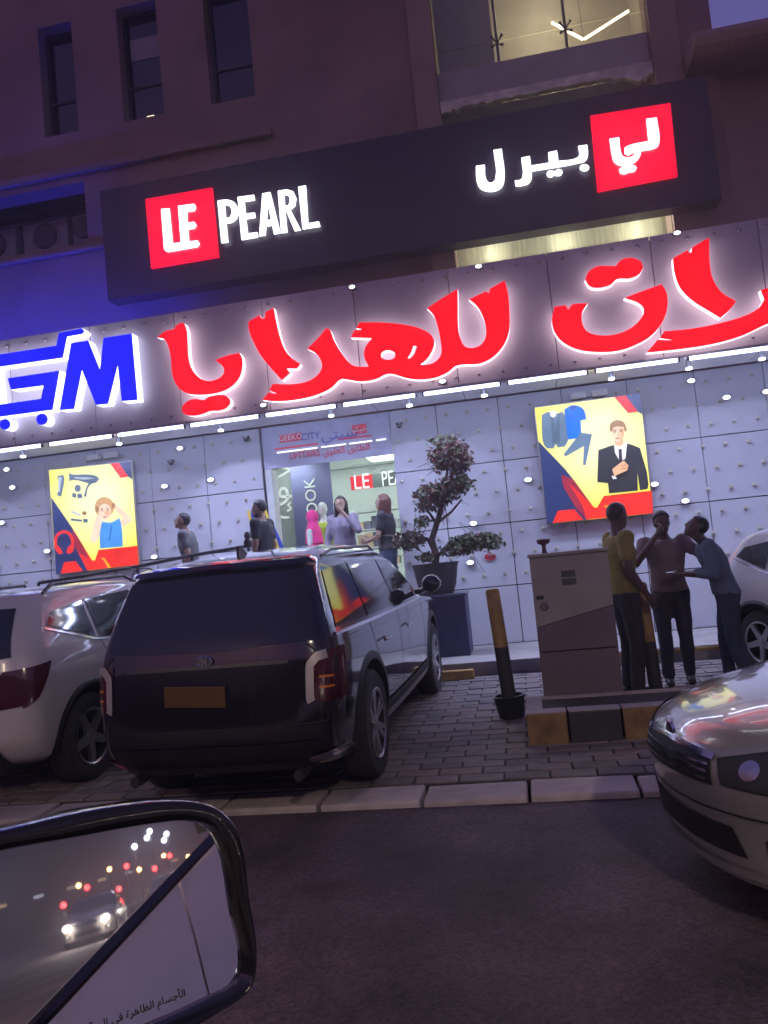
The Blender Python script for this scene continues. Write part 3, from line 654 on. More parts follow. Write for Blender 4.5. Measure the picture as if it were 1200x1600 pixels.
spots = [(740, 818, 'right of the potted tree', 0), (735, 879, 'beside the rim of the plant pot', 0), (1070, 783, 'just right of the suit poster, largest', 0), (825, 750, 'left of the suit poster', 0), (1079, 596, 'high above the standing men', 0), (1134, 622, 'high near the right picture edge', 0),
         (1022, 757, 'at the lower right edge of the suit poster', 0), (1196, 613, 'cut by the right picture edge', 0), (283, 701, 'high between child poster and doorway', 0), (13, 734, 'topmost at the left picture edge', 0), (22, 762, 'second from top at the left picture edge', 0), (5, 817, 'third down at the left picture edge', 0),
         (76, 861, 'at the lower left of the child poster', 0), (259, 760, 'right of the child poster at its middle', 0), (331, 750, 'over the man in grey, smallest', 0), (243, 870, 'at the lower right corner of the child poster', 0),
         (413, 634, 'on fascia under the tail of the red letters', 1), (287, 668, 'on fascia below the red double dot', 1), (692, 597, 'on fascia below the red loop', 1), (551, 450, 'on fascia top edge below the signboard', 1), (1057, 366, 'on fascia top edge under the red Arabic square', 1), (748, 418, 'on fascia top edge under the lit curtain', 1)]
for (px, py, lb, fa) in spots:  # glowing discs added in place of street light reflections on the glossy front
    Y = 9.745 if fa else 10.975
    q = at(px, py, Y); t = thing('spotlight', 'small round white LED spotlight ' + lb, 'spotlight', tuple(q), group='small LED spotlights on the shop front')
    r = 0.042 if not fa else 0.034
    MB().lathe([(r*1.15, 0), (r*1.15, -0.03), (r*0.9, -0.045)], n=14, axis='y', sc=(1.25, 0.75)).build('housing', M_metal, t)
    MB().lathe([(0, -0.052), (r*0.6, -0.05), (r*0.88, -0.046)], n=14, axis='y', sc=(1.25, 0.75)).build('lens', M_glint, t)
for (px, py, lb) in ((160, 713, 'above the child poster'), (920, 616, 'above the suit poster')):
    q = at(px, py, 10.9); t = thing('flood_fixture', 'twin pale box fixture on the wall ' + lb, 'fixture', tuple(q), group='twin fixtures above the posters')
    for s in (-1, 1): MB().box((s*0.14, 0, 0), (0.2, 0.1, 0.085)).build('lamp_box', mat('pale_fixture', (0.65, 0.64, 0.66), 0.4), t, bevel=0.01)
    MB().box((0, 0.06, 0.0), (0.5, 0.03, 0.03)).build('bar', M_metal, t)
for (px, py, lb) in ((385, 685, 'left of the doorway'), (624, 664, 'right of the doorway'), (268, 722, 'between child poster and doorway')):
    q = at(px, py, 10.9); t = thing('security_camera', 'small dark security camera on cladding ' + lb, 'camera', tuple(q), group='security cameras')
    MB().ball((0, -0.02, -0.02), 0.035, 12, 8).build('dome', M_glassdark, t, smooth=True)
    MB().lathe([(0.05, 0.03), (0.05, 0), (0.04, -0.01)], (0, -.02, 0), 12).build('mount', M_darkmetal, t); MB().span((-.012, -.02, 0.0), (.012, 0.075, .02)).build('arm', M_darkmetal, t)

# ------------------------------------------------------------------ lettering
AR = {c: (int(h, 16), n) for c, h, n in (('ا', 'FE8D', 2), ('أ', 'FE83', 2), ('آ', 'FE81', 2), ('ب', 'FE8F', 4), ('ت', 'FE95', 4), ('ة', 'FE93', 2), ('ج', 'FE9D', 4), ('ح', 'FEA1', 4), ('د', 'FEA9', 2), ('ر', 'FEAD', 2), ('س', 'FEB1', 4), ('ص', 'FEB9', 4), ('ط', 'FEC1', 4), ('ظ', 'FEC5', 4), ('ع', 'FEC9', 4), ('غ', 'FECD', 4), ('ف', 'FED1', 4), ('ق', 'FED5', 4), ('ك', 'FED9', 4), ('ل', 'FEDD', 4), ('م', 'FEE1', 4), ('ه', 'FEE9', 4), ('و', 'FEED', 2), ('ي', 'FEF1', 4))}
def arabic(s):
    out = ''
    for wd in s.split(' '):
        g = ''
        for i, c in enumerate(wd):
            base, n = AR[c]; prev = i > 0 and AR[wd[i-1]][1] == 4; nxt = i < len(wd)-1 and n == 4
            g += chr(base+(0 if not prev and not nxt else 1 if prev and not nxt else 2 if not prev else 3))
        out = g[::-1]+(' '+out if out else '')
    return out
def text_mesh(body, size, sx=1.0, depth=0.004, spacing=1.0):
    c = bpy.data.curves.new('lettering', 'FONT'); c.body = body; c.size = size; c.extrude = depth/2; c.align_x = 'CENTER'; c.align_y = 'CENTER'; c.space_character = spacing
    c.resolution_u = 3
    o = bpy.data.objects.new('lettering', c); COL.objects.link(o); dg = bpy.context.evaluated_depsgraph_get(); dg.update()
    me = bpy.data.meshes.new_from_object(o.evaluated_get(dg)); bpy.data.objects.remove(o); bpy.data.curves.remove(c)
    me.transform(Matrix.Diagonal((sx, 1, 1, 1))); return me
def text(name, body, loc, size, m, parent=None, sx=1.0, depth=0.004, spin=0.0, bold=0.0):
    me = text_mesh(body, size, sx, depth); me.transform(Matrix.Rotation(rad(90), 4, 'X') @ Matrix.Rotation(spin, 4, 'Z')); me.materials.clear(); me.materials.append(m)
    o = link(name, me, parent); o.location = Vector(loc)-(parent.location if parent else Vector((0, 0, 0))); return o
M_redp = mat('red_print', (0.55, 0.03, 0.05), 0.5); M_bluep = mat('blue_print', (0.06, 0.07, 0.30), 0.5); M_whp = mat('white_print', (0.8, 0.8, 0.82), 0.5)
ls = thing('lintel_lettering', 'red and blue shop lettering in two scripts on the lavender lintel', 'lettering', (-2.64, 10.98, 3.4))
YL = 10.972
a, b = at(437, 692, YL), at(471, 679, YL)
q = MB().span((a[0], YL-.001, a[2]), (b[0], YL+.008, b[2]+.03)).build('red_box', M_redp, ls); q.location = -ls.location
text('letters', 'GEEKO', ((a[0]+b[0])/2, YL-.004, (a[2]+b[2]+.03)/2), 0.115, M_whp, ls, 0.95)
p_ = at(485, 682, YL); text('letters', 'CITY', tuple(p_), 0.145, M_bluep, ls, 0.92)
p_ = at(530, 678, YL); text('letters', arabic('سيتي'), tuple(p_), 0.20, M_bluep, ls, 1.2)
a, b = at(551, 679, YL), at(572, 665, YL)
q = MB().span((a[0], YL-.001, a[2]), (b[0], YL+.008, b[2]+.03)).build('red_box', M_redp, ls); q.location = -ls.location
text('letters', arabic('جيكو'), ((a[0]+b[0])/2, YL-.004, (a[2]+b[2]+.03)/2), 0.11, M_whp, ls, 1.0)
p_ = at(476, 711, YL); text('letters', 'UPSTAIRS', tuple(p_), 0.125, M_redp, ls, 0.86)
p_ = at(541, 702, YL); text('letters', arabic('الطابق العلوي'), tuple(p_), 0.135, M_redp, ls, 0.95)
for (x0, y0, x1, y1) in ((428, 701, 497, 694), (528, 687, 580, 680)):
    a, b = at(x0, y0, YL), at(x1, y1, YL)
    q = MB().span((a[0], YL+.004, (a[2]+b[2])/2-.012), (b[0], YL+.012, (a[2]+b[2])/2+.012)).build('red_line', M_redp, ls); q.location = -ls.location
lt = thing('lintel_strip_light', 'thin pale strip light across the lintel lettering', 'strip light', (-2.62, 10.93, 3.33))
for (x0, x1) in ((-3.36, -2.76), (-2.70, -2.34), (-2.29, -1.96), (-1.9, -1.76)):
    q = MB().tube([(x0, 10.93, 3.335), (x1, 10.93, 3.335)], 0.012, 8).build('glow_tube', emis('soft_strip_glow', (0.80, 0.80, 1.0), 1.6), lt); q.location = -lt.location
for (px, py, lb) in ((-120, 735, 'beyond the left picture edge'), (36, 714, 'near the left picture edge'), (186, 692, 'above the child poster'), (345, 672, 'between child poster and doorway'), (518, 655, 'above the doorway'), (640, 636, 'right of the doorway'), (757, 620, 'left of the suit poster'), (955, 588, 'above the suited man'), (1076, 572, 'right of the suit poster'), (1190, 556, 'near the right picture edge')):
    q = at(px, py, 10.15); t = thing('soffit_lamp', 'small white downlight hanging from the soffit '+lb, 'lamp', (q[0], 10.15, 3.62), group='downlights under the canopy')
    MB().tube([(0, 0, .11), (0, 0, 0)], .03, 10).build('stem', M_metal, t); MB().lathe([(0.0, -0.03), (.035, -.025), (.04, 0)], n=12).build('bulb', emis('soft_lamp', (.8, .82, 1), 4.0), t)
    lamp('lamp_light', 'SPOT', (0, 0, -.05), 46, (.58, .66, 1.0), .06, (rad(12), 0, 0), t, 125)

# ------------------------------------------------------------------ inside the doorway
def inpx(px, py, Y): return at(px, py, Y)
a, b = inpx(549, 766, 12.3), inpx(700, 722, 12.3)
t = thing('inner_shop_sign', 'white LE PEARL lettering on red and black board inside the shop', 'sign', ((a[0]+b[0])/2, 12.3, (a[2]+b[2])/2))
c = inpx(581, 744, 12.3)
q = MB().span((a[0], 12.3, a[2]), (c[0], 12.34, b[2]-.05)).build('red_square', E_('inner_red', 190, 28, 44, .9), t); q.location = -t.location
q = MB().span((c[0]+.002, 12.302, a[2]), (b[0], 12.34, b[2]-.05)).build('board', mat('inner_black', (0.05, 0.06, 0.06), 0.4), t); q.location = -t.location
zc = (a[2]+b[2]-.05)/2
text('letters', 'LE', ((a[0]+c[0])/2, 12.292, zc), 0.34, E_('inner_white', 230, 240, 236), t, 0.8)
text('letters', 'PEARL', (c[0]+0.42, 12.292, zc), 0.34, E_('inner_white', 230, 240, 236), t, 0.58)
a, b = inpx(420, 900, 12.6), inpx(467, 715, 12.6)
t = thing('grey_wall_graphic', 'grey wall panel with white Arabic letters left inside doorway', 'wall graphic', ((a[0]+b[0])/2, 12.6, 1.9))
q = MB().span((a[0]-.2, 12.6, 0.885), (b[0], 12.65, 3.42)).build('panel', mat('slate_graphic', (0.22, 0.24, 0.24), 0.5), t); q.location = -t.location
wl = E_('graphic_white', 190, 198, 196, 0.8)
p_ = inpx(449, 762, 12.59); text('letters', arabic('لو'), tuple(p_), 0.55, wl, t); p_ = inpx(452, 795, 12.59); text('letters', arabic('ك'), tuple(p_), 0.5, wl, t); p_ = inpx(447, 735, 12.59); text('letters', 'V', tuple(p_), 0.4, wl, t, 1, .004, rad(90))
a, b = inpx(468, 900, 12.4), inpx(514, 720, 12.4)
t = thing('navy_banner', 'tall navy banner with LOOK written upward inside doorway', 'banner', ((a[0]+b[0])/2, 12.4, 2.0))
q = MB().span((a[0], 12.4, 0.885), (b[0], 12.44, 3.43)).build('panel', mat('navy_banner_cloth', (0.045, 0.045, 0.12), 0.6), t); q.location = -t.location
p_ = inpx(487, 782, 12.39); text('letters', 'LOOK', tuple(p_), 0.26, wl, t, 1.0, .004, rad(90))
# shelves with folded goods at the right of the room
goods = [mat('goods_%s' % n, c, 0.7) for n, c in (('white', (.75, .75, .72)), ('cream', (.65, .55, .4)), ('teal', (.1, .4, .42)), ('rose', (.6, .15, .2)), ('dark', (.08, .08, .1)), ('sand', (.5, .38, .22)))]
sh = thing('shelf_unit', 'white shop shelf unit under the inner red and black sign', 'shelf', (-2.1, 12.3, 0.88))
for k in range(6): MB().box((0.25, 0.2, 0.12+k*0.29), (1.7, 0.36, 0.022)).build('shelf', M_shopwall, sh)
for s in (-0.6, 0.25, 1.1): MB().box((s, 0.2, 0.82), (0.03, 0.38, 1.62)).build('side_panel', M_shopwall, sh)
for k in range(5):
    x = -0.5
    while x < 1.0:
        ww = rng.uniform(0.07, 0.16); hh = rng.uniform(0.1, 0.24)
        if abs(x+ww/2-0.25) > 0.1:
            g = MB().box((0, 0, hh/2), (ww-.01, 0.22, hh)).build('boxed_goods', goods[rng.integers(6)], None, bevel=0.008)
            g.location = (-2.1+x+ww/2, 12.3+0.16+rng.uniform(-.03, .03), 0.88+0.132+k*0.29)
            tag(g, 'small packaged goods standing on the white shop shelves', 'goods', 'goods on the shop shelves')
        x += ww

# ------------------------------------------------------------------ cars
def pchip(z, y):
    z = np.array(z, float); y = np.array(y, float); h = np.diff(z); d = np.diff(y)/h; m = np.zeros_like(y)
    for i in range(1, len(y)-1):
        if d[i-1]*d[i] > 0:
            w1, w2 = 2*h[i]+h[i-1], h[i]+2*h[i-1]; m[i] = (w1+w2)/(w1/d[i-1]+w2/d[i])
    m[0], m[-1] = d[0], d[-1]
    def f(q):
        q = min(max(q, z[0]), z[-1]); i = min(int(np.searchsorted(z, q, 'right')-1), len(h)-1); i = max(i, 0)
        t = (q-z[i])/h[i]
        return (2*t**3-3*t*t+1)*y[i]+(t**3-2*t*t+t)*h[i]*m[i]+(-2*t**3+3*t*t)*y[i+1]+(t**3-t*t)*h[i]*m[i+1]
    return f
class Body:
    "car shell: stack of rounded plan outlines; z, rear x, front x, half width, rear zone, rear power, front zone, front power"
    def __init__(s, rows, bow=0.035):
        s.z = [r[0] for r in rows]; s.c = [pchip(s.z, [r[k] for r in rows]) for k in range(1, 8)]; s.bow = bow
        s.L = max(r[2] for r in rows)
    def P(s, z): return [c(z) for c in s.c]
    def bw(s, x): return 1-s.bow*((x-s.L/2)/(s.L/2))**2
    def hw(s, x, z):
        xr, xf, w, ar, nr, af, nf = s.P(z); k = 1.0
        if x < xr+ar: k = max(0.0, 1-max(0, (xr+ar-x)/ar)**nr)**(1/nr)
        elif x > xf-af: k = max(0.0, 1-max(0, (x-xf+af)/af)**nf)**(1/nf)
        return w*k*s.bw(x)
    def rear(s, y, z):
        xr, xf, w, ar, nr, af, nf = s.P(z); x = xr
        for i in range(3): x = xr+ar-ar*max(0.0, 1-min(1, abs(y)/(w*s.bw(x)))**nr)**(1/nr)
        return x
    def front(s, y, z):
        xr, xf, w, ar, nr, af, nf = s.P(z); x = xf
        for i in range(3): x = xf-af+af*max(0.0, 1-min(1, abs(y)/(w*s.bw(x)))**nf)**(1/nf)
        return x
    def top(s, x, y, zlo, zhi, fr=True):
        for i in range(26):
            zm = (zlo+zhi)/2; X = s.front(y, zm) if fr else s.rear(y, zm)
            ins = (X > x) if fr else (X < x)
            if ins: zlo = zm
            else: zhi = zm
        return (zlo+zhi)/2
    def shell(s, sub=5, na=12, nside=14):
        zs = []
        for a, b in zip(s.z[:-1], s.z[1:]): zs += list(np.linspace(a, b, sub+1)[:-1])
        zs.append(s.z[-1]); mb = MB(); G = []
        for z in zs:
            xr, xf, w, ar, nr, af, nf = s.P(z); H = []
            for t in np.linspace(0, math.pi/2, na):
                x = xr+ar-ar*math.cos(t)**(2/nr); H.append((x, w*math.sin(t)**(2/nr)*s.bw(x)))
            for x in np.linspace(xr+ar, xf-af, nside+2)[1:-1]: H.append((x, w*s.bw(x)))
            for t in np.linspace(math.pi/2, 0, na):
                x = xf-af+af*max(0, math.cos(t))**(2/nf); H.append((x, w*math.sin(t)**(2/nf)*s.bw(x)))
            H[0] = (H[0][0], 0); H[-1] = (H[-1][0], 0)
            ring = [(x, -y, z) for x, y in H]+[(x, y, z) for x, y in H[-2:0:-1]]
            G.append(ring)
        mb.grid(G, close=True); n = len(G[0]); b = len(G)-1
        half = len(H)
        for base, flip in ((0, True), (b*n, False)):
            for i in range(half-1):
                j0, j1 = i, i+1; k0, k1 = (n-i) % n, n-i-1
                q = [base+j0, base+j1, base+k1 % n, base+k0]
                q = list(dict.fromkeys(q))
                if len(q) > 2: mb.f.append(tuple(q[::-1] if flip else q)); mb.m.append(0)
        return mb
    def S(s, kind, u, v, off=0.0):
        if kind == 'R': f = lambda a, b: np.array((a, -s.hw(a, b), b))
        elif kind == 'L': f = lambda a, b: np.array((a, s.hw(a, b), b))
        elif kind == 'rear': f = lambda a, b: np.array((s.rear(a, b), a, b))
        elif kind == 'front': f = lambda a, b: np.array((s.front(a, b), a, b))
        elif kind == 'hood': f = lambda a, b: np.array((a, b, s.top(a, b, s.hz[0], s.hz[1])))
        p = f(u, v)
        if off:
            e = 0.004; du = f(u+e, v)-f(u-e, v); dv = f(u, v+e)-f(u, v-e); n = np.cross(du, dv); ln = np.linalg.norm(n)
            out = {'R': (0, -1, .2), 'L': (0, 1, .2), 'rear': (-1, 0, .2), 'front': (1, 0, .2), 'hood': (0, 0, 1)}[kind]
            n = n/ln if ln > 1e-12 else np.array(out, float)
            if n @ np.array(out) < 0: n = -n
            p = p+n*off
        return p
def resamp(A, n):
    A = np.array(A, float); d = np.r_[0, np.cumsum(np.linalg.norm(np.diff(A, axis=0), axis=1))]; t = np.linspace(0, d[-1], n)
    return np.c_[np.interp(t, d, A[:, 0]), np.interp(t, d, A[:, 1])]
def patch(body, kind, A, B, mb, m=0, off=0.006, nu=14, nv=6):
    A, B = resamp(A, nu), resamp(B, nu)
    mb.grid([[body.S(kind, *(A[i]*(1-t)+B[i]*t), off) for i in range(nu)] for t in np.linspace(0, 1, nv)], m); return mb
def line(body, kind, pts, wd, mb, m=0, off=0.004, n=24):
    P = resamp(pts, n); T = np.gradient(P, axis=0); T /= np.linalg.norm(T, axis=1)[:, None]+1e-9; N = np.c_[-T[:, 1], T[:, 0]]*wd/2
    mb.grid([[body.S(kind, *(P[i]+N[i]*k), off) for i in range(n)] for k in (-1, 0, 1)], m); return mb
def wheel(parent, x, y, r, wd, side, spokes=5, steer=0.0, split=False):
    s = -1 if side == 'R' else 1; loc = (x, y, r)
    t = MB().lathe([(r*.66, -wd/2+.01), (r*.74, -wd/2), (r*.92, -wd/2+.004), (r*.985, -wd/2+.03), (r, -wd/4), (r, wd/4), (r*.985, wd/2-.03), (r*.92, wd/2-.004), (r*.74, wd/2), (r*.66, wd/2-.01), (r*.66, -wd/2+.01)], n=36, axis='y', caps=False).build('tyre', M_tyre, None, smooth=True)
    rm = MB(); ri = r*.66; o_ = s*wd/2
    rm.lathe([(ri*1.0, o_*0.98), (ri*.95, o_*1.0), (ri*.90, o_*0.9)], n=32, axis='y', caps=False)
    rm.lathe([(ri*.899, o_*.9), (ri*.88, -o_*.3), (0, -o_*.3)], n=32, axis='y', m=1, caps=False)
    for k in range(spokes):
        for dd in ((-.16, .16) if split else (0,)):
            a = 2*math.pi*k/spokes+.3; ca, sa = math.cos(a+dd*.35), math.sin(a+dd*.35); cb, sb_ = math.cos(a+dd), math.sin(a+dd)
            wd2 = ri*(.085 if split else .15)
            P = [(ca*ri*.16-sa*wd2*1.1, o_*.80, sa*ri*.16+ca*wd2*1.1), (ca*ri*.16+sa*wd2*1.1, o_*.80, sa*ri*.16-ca*wd2*1.1), (cb*ri*.93+sb_*wd2*.8, o_*.93, sb_*ri*.93-cb*wd2*.8), (cb*ri*.93-sb_*wd2*.8, o_*.93, sb_*ri*.93+cb*wd2*.8)]
            rm.prism(P, (0, -s*.03, 0))
    rm.lathe([(ri*.2, o_*.70), (ri*.2, o_*.84), (ri*.12, o_*.88), (0, o_*.88)], n=16, axis='y')
    w_ = rm.build('wheel', [M_rim, M_dark], parent, smooth=True); w_.location = loc; w_.rotation_euler = (0, rng.uniform(0, 6) if not steer else 0, steer); t.parent = w_
    d = MB().lathe([(0, -o_*.28), (r*.42, -o_*.28), (r*.42, -o_*.15), (0, -o_*.15)], n=20, axis='y').build('brake_disc', M_darkmetal, w_)
def cut_arches(shell_mb, name, paint, parent, wx, r, depth, ymax):
    me = shell_mb.mesh(name, [paint, M_dark], smooth=True, weld=2e-4)
    o = link(name, me, parent)
    mb = MB()
    for x in wx:
        for s in (-1, 1): mb.lathe([(r, s*(ymax-depth)), (r, s*(ymax+.3))], (x, 0, r*.86), 40, 'y', 1)
    cm = mb.mesh('cutter', [paint, M_dark]); c = link('cutter', cm)
    md = o.modifiers.new('b', 'BOOLEAN'); md.operation = 'DIFFERENCE'; md.object = c; md.solver = 'EXACT'
    pr = o.parent; o.parent = None
    dg = bpy.context.evaluated_depsgraph_get(); dg.update()
    new = bpy.data.meshes.new_from_object(o.evaluated_get(dg)); o.modifiers.clear(); o.data = new; new.name = name
    new.set_sharp_from_angle(angle=rad(38))
    o.parent = pr; bpy.data.objects.remove(c); return o
def arch_trim(body, kind, x, zc, r0, r1, mb, m=0, off=0.01, zmin=.22):
    G = []
    for t in np.linspace(rad(-32), rad(212), 40):
        row = []
        for r in (r0, (r0+r1)/2, r1):
            row.append(body.S(kind, x+r*math.cos(t), max(zmin, zc+r*math.sin(t)), off if r != r1 else 0.001))
        G.append(row)
    mb.grid(G, m); return mb
def plate_on(parent, loc, rot, w_, h_, m, txt=None):
    p = MB().box((0, 0, 0), (w_, 0.012, h_)).build('number_plate', m, parent, bevel=0.004); p.location = loc; p.rotation_euler = rot; return p

def paintmat(name, col, rough=0.25, metal=0.0):
    return mat(name, col, rough, metal, coat=1.0, var=0.04, scale=1.5)
P_blackcar = paintmat('graphite_paint', (0.006, 0.005, 0.009), 0.12, 0.0)
P_whitecar = paintmat('white_paint', (0.54, 0.50, 0.53), 0.28)
P_silver = paintmat('silver_paint', (0.31, 0.29, 0.28), 0.22, 0.45)
M_lampred = mat('red_lamp_lens', (0.06, 0.003, 0.007), 0.12, coat=1.0)
M_lampclear = mat('clear_lamp_lens', (0.55, 0.55, 0.58), 0.1, coat=1.0)
M_refl = mat('reflector_red', (0.35, 0.01, 0.02), 0.2)
M_plate = mat('yellow_number_plate', (0.10, 0.045, 0.010), 0.5)
M_seam = mat('panel_gap', (0.006, 0.006, 0.007), 0.8)

# --- the dark SUV, seen from behind and its right side
M_satin = mat('satin_trim', (.42, .37, .37), .38, metal=.3, var=.05)
suv_rows = [(0.26, .30, 4.55, .86, .30, 3, .5, 2.6), (0.34, .10, 4.80, .935, .32, 3.4, .55, 2.6), (0.52, .0, 4.88, .97, .32, 4, .6, 2.6), (0.72, .02, 4.90, .982, .30, 4.2, .6, 2.6), (0.90, .055, 4.86, .98, .27, 4.4, .6, 2.6),
            (0.99, .075, 4.76, .972, .26, 4.5, .75, 2.6), (1.03, .085, 4.45, .965, .26, 4.5, .8, 2.6), (1.07, .095, 3.95, .958, .26, 4.5, .7, 2.7), (1.11, .11, 3.58, .945, .26, 4.5, .5, 3), (1.20, .15, 3.38, .915, .25, 4.5, .42, 3.2),
            (1.38, .235, 3.02, .845, .24, 4.2, .4, 3.2), (1.50, .30, 2.75, .795, .24, 4, .4, 3), (1.555, .35, 2.55, .755, .26, 3.6, .4, 3), (1.60, .56, 2.38, .68, .3, 3, .45, 2.8), (1.64, .90, 2.15, .56, .35, 2.6, .5, 2.6), (1.66, 1.25, 1.85, .40, .3, 2.6, .3, 2.6)]
def make_suv():
    B = Body(suv_rows, .075); t = thing('parked_suv', 'dark graphite SUV parked nose to the shop, seen from its rear right corner', 'SUV')
    cut_arches(B.shell(), 'body', P_blackcar, t, (.98, 3.88), .44, .33, .97)
    # rear glass and tailgate
    g = MB(); patch(B, 'rear', [(-.70, 1.50), (0, 1.515), (.70, 1.50)], [(-.80, 1.08), (0, 1.05), (.80, 1.08)], g, 0, .006, 20, 8); g.build('rear_window', M_glassdark, t, smooth='all')
    sp = MB(); patch(B, 'rear', [(-.70, 1.548), (0, 1.56), (.70, 1.548)], [(-.74, 1.52), (0, 1.53), (.74, 1.52)], sp, 0, .03, 20, 4)
    patch(B, 'rear', [(-.69, 1.572), (0, 1.584), (.69, 1.572)], [(-.70, 1.5485), (0, 1.5605), (.70, 1.5485)], sp, 0, .02, 20, 3)
    patch(B, 'rear', [(-.74, 1.52), (0, 1.535), (.74, 1.52)], [(-.74, 1.515), (0, 1.53), (.74, 1.515)], sp, 0, .006, 20, 2); sp.build('spoiler', P_blackcar, t, smooth=True)
    mb = MB(); line(B, 'rear', [(-.16, 1.54), (.16, 1.54)], .014, mb, 0, .036); mb.build('brake_light', M_lampred, t)
    mb = MB(); line(B, 'rear', [(-.86, .60), (-.80, 1.02), (-.74, 1.06)], .008, mb); line(B, 'rear', [(.86, .60), (.80, 1.02), (.74, 1.06)], .008, mb); line(B, 'rear', [(-.86, .60), (.86, .60)], .010, mb); mb.build('tailgate_gap', M_seam, t)
    mb = MB(); line(B, 'rear', [(-.62, .965), (.62, .965)], .022, mb, 0, .012); mb.build('garnish_bar', M_darkmetal, t)
    for s in (-1, 1):
        mb = MB(); patch(B, 'rear', [(s*.735, 1.0), (s*.76, .72)], [(s*.955, 1.01), (s*.965, .70)], mb, 0, .008, 10, 8); mb.build('tail_lamp', M_lampred, t, smooth='all')
        mb = MB(); line(B, 'rear', [(s*.87, .985), (s*.81, .975), (s*.765, .93), (s*.758, .74), (s*.766, .72)], .052, mb, 0, .016, 26); mb.build('lamp_chrome', M_satin, t, smooth='all')
        for zz in (.858, .798): mb = MB(); line(B, 'rear', [(s*.82, zz), (s*.90, zz-.005)], .013, mb, 0, .012); mb.build('lamp_filament', mat('amber_lens', (.6, .18, .02), .2), t)
        mb = MB(); patch(B, 'rear', [(s*.70, .395), (s*.93, .43)], [(s*.70, .355), (s*.95, .385)], mb, 0, .012, 8, 3); mb.build('bumper_reflector', M_chrome if s < 0 else M_refl, t)
    mb = MB(); patch(B, 'rear', [(-.78, .50), (.78, .50)], [(-.74, .33), (.74, .33)], mb, 0, .010, 20, 4); mb.build('lower_bumper', M_dark, t, smooth='all')
    mb = MB(); line(B, 'rear', [(-.66, .36), (.66, .36)], .05, mb, 0, .022); mb.build('skid_plate', M_darkmetal, t, smooth='all')
    plate_on(t, (B.rear(0.07, .80)-.018, 0.07, .80), (0, rad(-3), rad(90)), .46, .125, M_plate)
    mb = MB(); mb.lathe([(.038, 0), (.044, -.006), (.050, 0)], (0, 0, 0), 20, 'y', 0, (1.3, .8)); mb.box((-.013, -.004, 0), (.009, .006, .058)); mb.box((.013, -.004, 0), (.009, .006, .058)); mb.box((0, -.004, 0), (.03, .006, .009), 0, Matrix.Rotation(.5, 3, 'Y'))
    e = mb.build('emblem', M_chrome, t); e.location = (B.rear(0, .985)-.012, 0, 1.0); e.rotation_euler = (0, 0, rad(-90))
    for s in ('R', 'L'):
        sg = -1 if s == 'R' else 1
        wl_ = [(.34, 1.12), (1.0, 1.11), (2.0, 1.10), (3.18, 1.09)]; wt = [(.50, 1.475), (1.0, 1.50), (1.9, 1.50), (2.62, 1.455)]
        def seg(x0, x1, y0, y1):
            f = lambda P, x: float(np.interp(x, [p[0] for p in P], [p[1] for p in P]))
            return [(x, f(wl_, x)) for x in np.linspace(x0, x1, 6)], [(x, f(wt, x)) for x in np.linspace(y0, y1, 6)]
        for nm, a in (('quarter_window', (.36, 1.08, .52, 1.10)), ('rear_door_window', (1.13, 2.02, 1.15, 1.98)), ('front_door_window', (2.08, 3.16, 2.04, 2.66))):
            A_, B_ = seg(*a); mb = MB(); patch(B, s, A_, B_, mb, 0, .006, 14, 8); mb.build(nm, M_glassdark, t, smooth='all')
        mb = MB(); line(B, s, [(.30, 1.085), (1.0, 1.075), (2.0, 1.068), (3.22, 1.062)], .02, mb, 0, .010, 30); mb.build('window_chrome_strip', M_chrome, t, smooth='all')
        mb = MB()
        for P in ([(1.10, .40), (1.30, .62), (1.12, 1.06)], [(2.05, .36), (2.05, 1.06)], [(3.22, .36), (3.30, .8), (3.24, 1.06)], [(1.12, 1.10), (1.14, 1.52)], [(2.05, 1.1), (2.01, 1.52)]): line(B, s, P, .009, mb, 0, .005)
        mb.build('door_gap', M_seam, t)
        for x in (1.35, 2.25):
            h = MB(); p = B.S(s, x, .90, .03); q = B.S(s, x+.2, .90, .03); h.tube([p, (p+q)/2+np.array((0, sg*.012, 0)), q], [.012, .015, .012], 8); h.build('door_handle', M_chrome, t, smooth=True)
        mb = MB(); line(B, s, [(1.42, .335), (3.40, .335)], .075, mb, 0, .02, 20); mb.build('sill_strip', M_satin, t, smooth='all')
        mb = MB(); patch(B, s, [(1.40, .44), (3.42, .44)], [(1.40, .27), (3.42, .27)], mb, 0, .012, 16, 3)
        for x in (.98, 3.88): arch_trim(B, s, x, .378, .435, .495, mb, 0, .014, .27)
        mb.build('lower_cladding', M_dark, t, smooth='all')
        mr = MB(); p = B.S(s, 3.05, 1.12, .02); mr.tube([p, p+np.array((0.0, sg*.12, .02))], .025, 8); c_ = p+np.array((.0, sg*.19, .07))
        mr.ball(c_, (.075, .11, .085), 14, 10); mr.build('side_mirror', P_blackcar, t, smooth='all')
        rl = MB(); rl.tube([B.S(s, .75, 1.575, .0), B.S(s, 1.0, 1.585, .03), B.S(s, 2.1, 1.585, .03), B.S(s, 2.3, 1.565, .0)], .012, 8); rl.build('roof_rail', M_darkmetal, t, smooth=True)
        for x in (.98, 3.88): wheel(t, x, sg*.845, .372, .25, s, 6, 0, True)
        mb = MB(); patch(B, 'front', [(sg*.55, .93), (sg*.86, .92)], [(sg*.55, .84), (sg*.90, .80)], mb, 0, .008, 8, 4); mb.build('headlight', M_lampclear, t)
    mb = MB(); ws = [(-.78, 1.16), (0, 1.13), (.78, 1.16)]; patch(B, 'front', ws, [(-.66, 1.5), (0, 1.53), (.66, 1.5)], mb, 0, .006, 14, 8); mb.build('windscreen', M_glassdark, t, smooth='all')
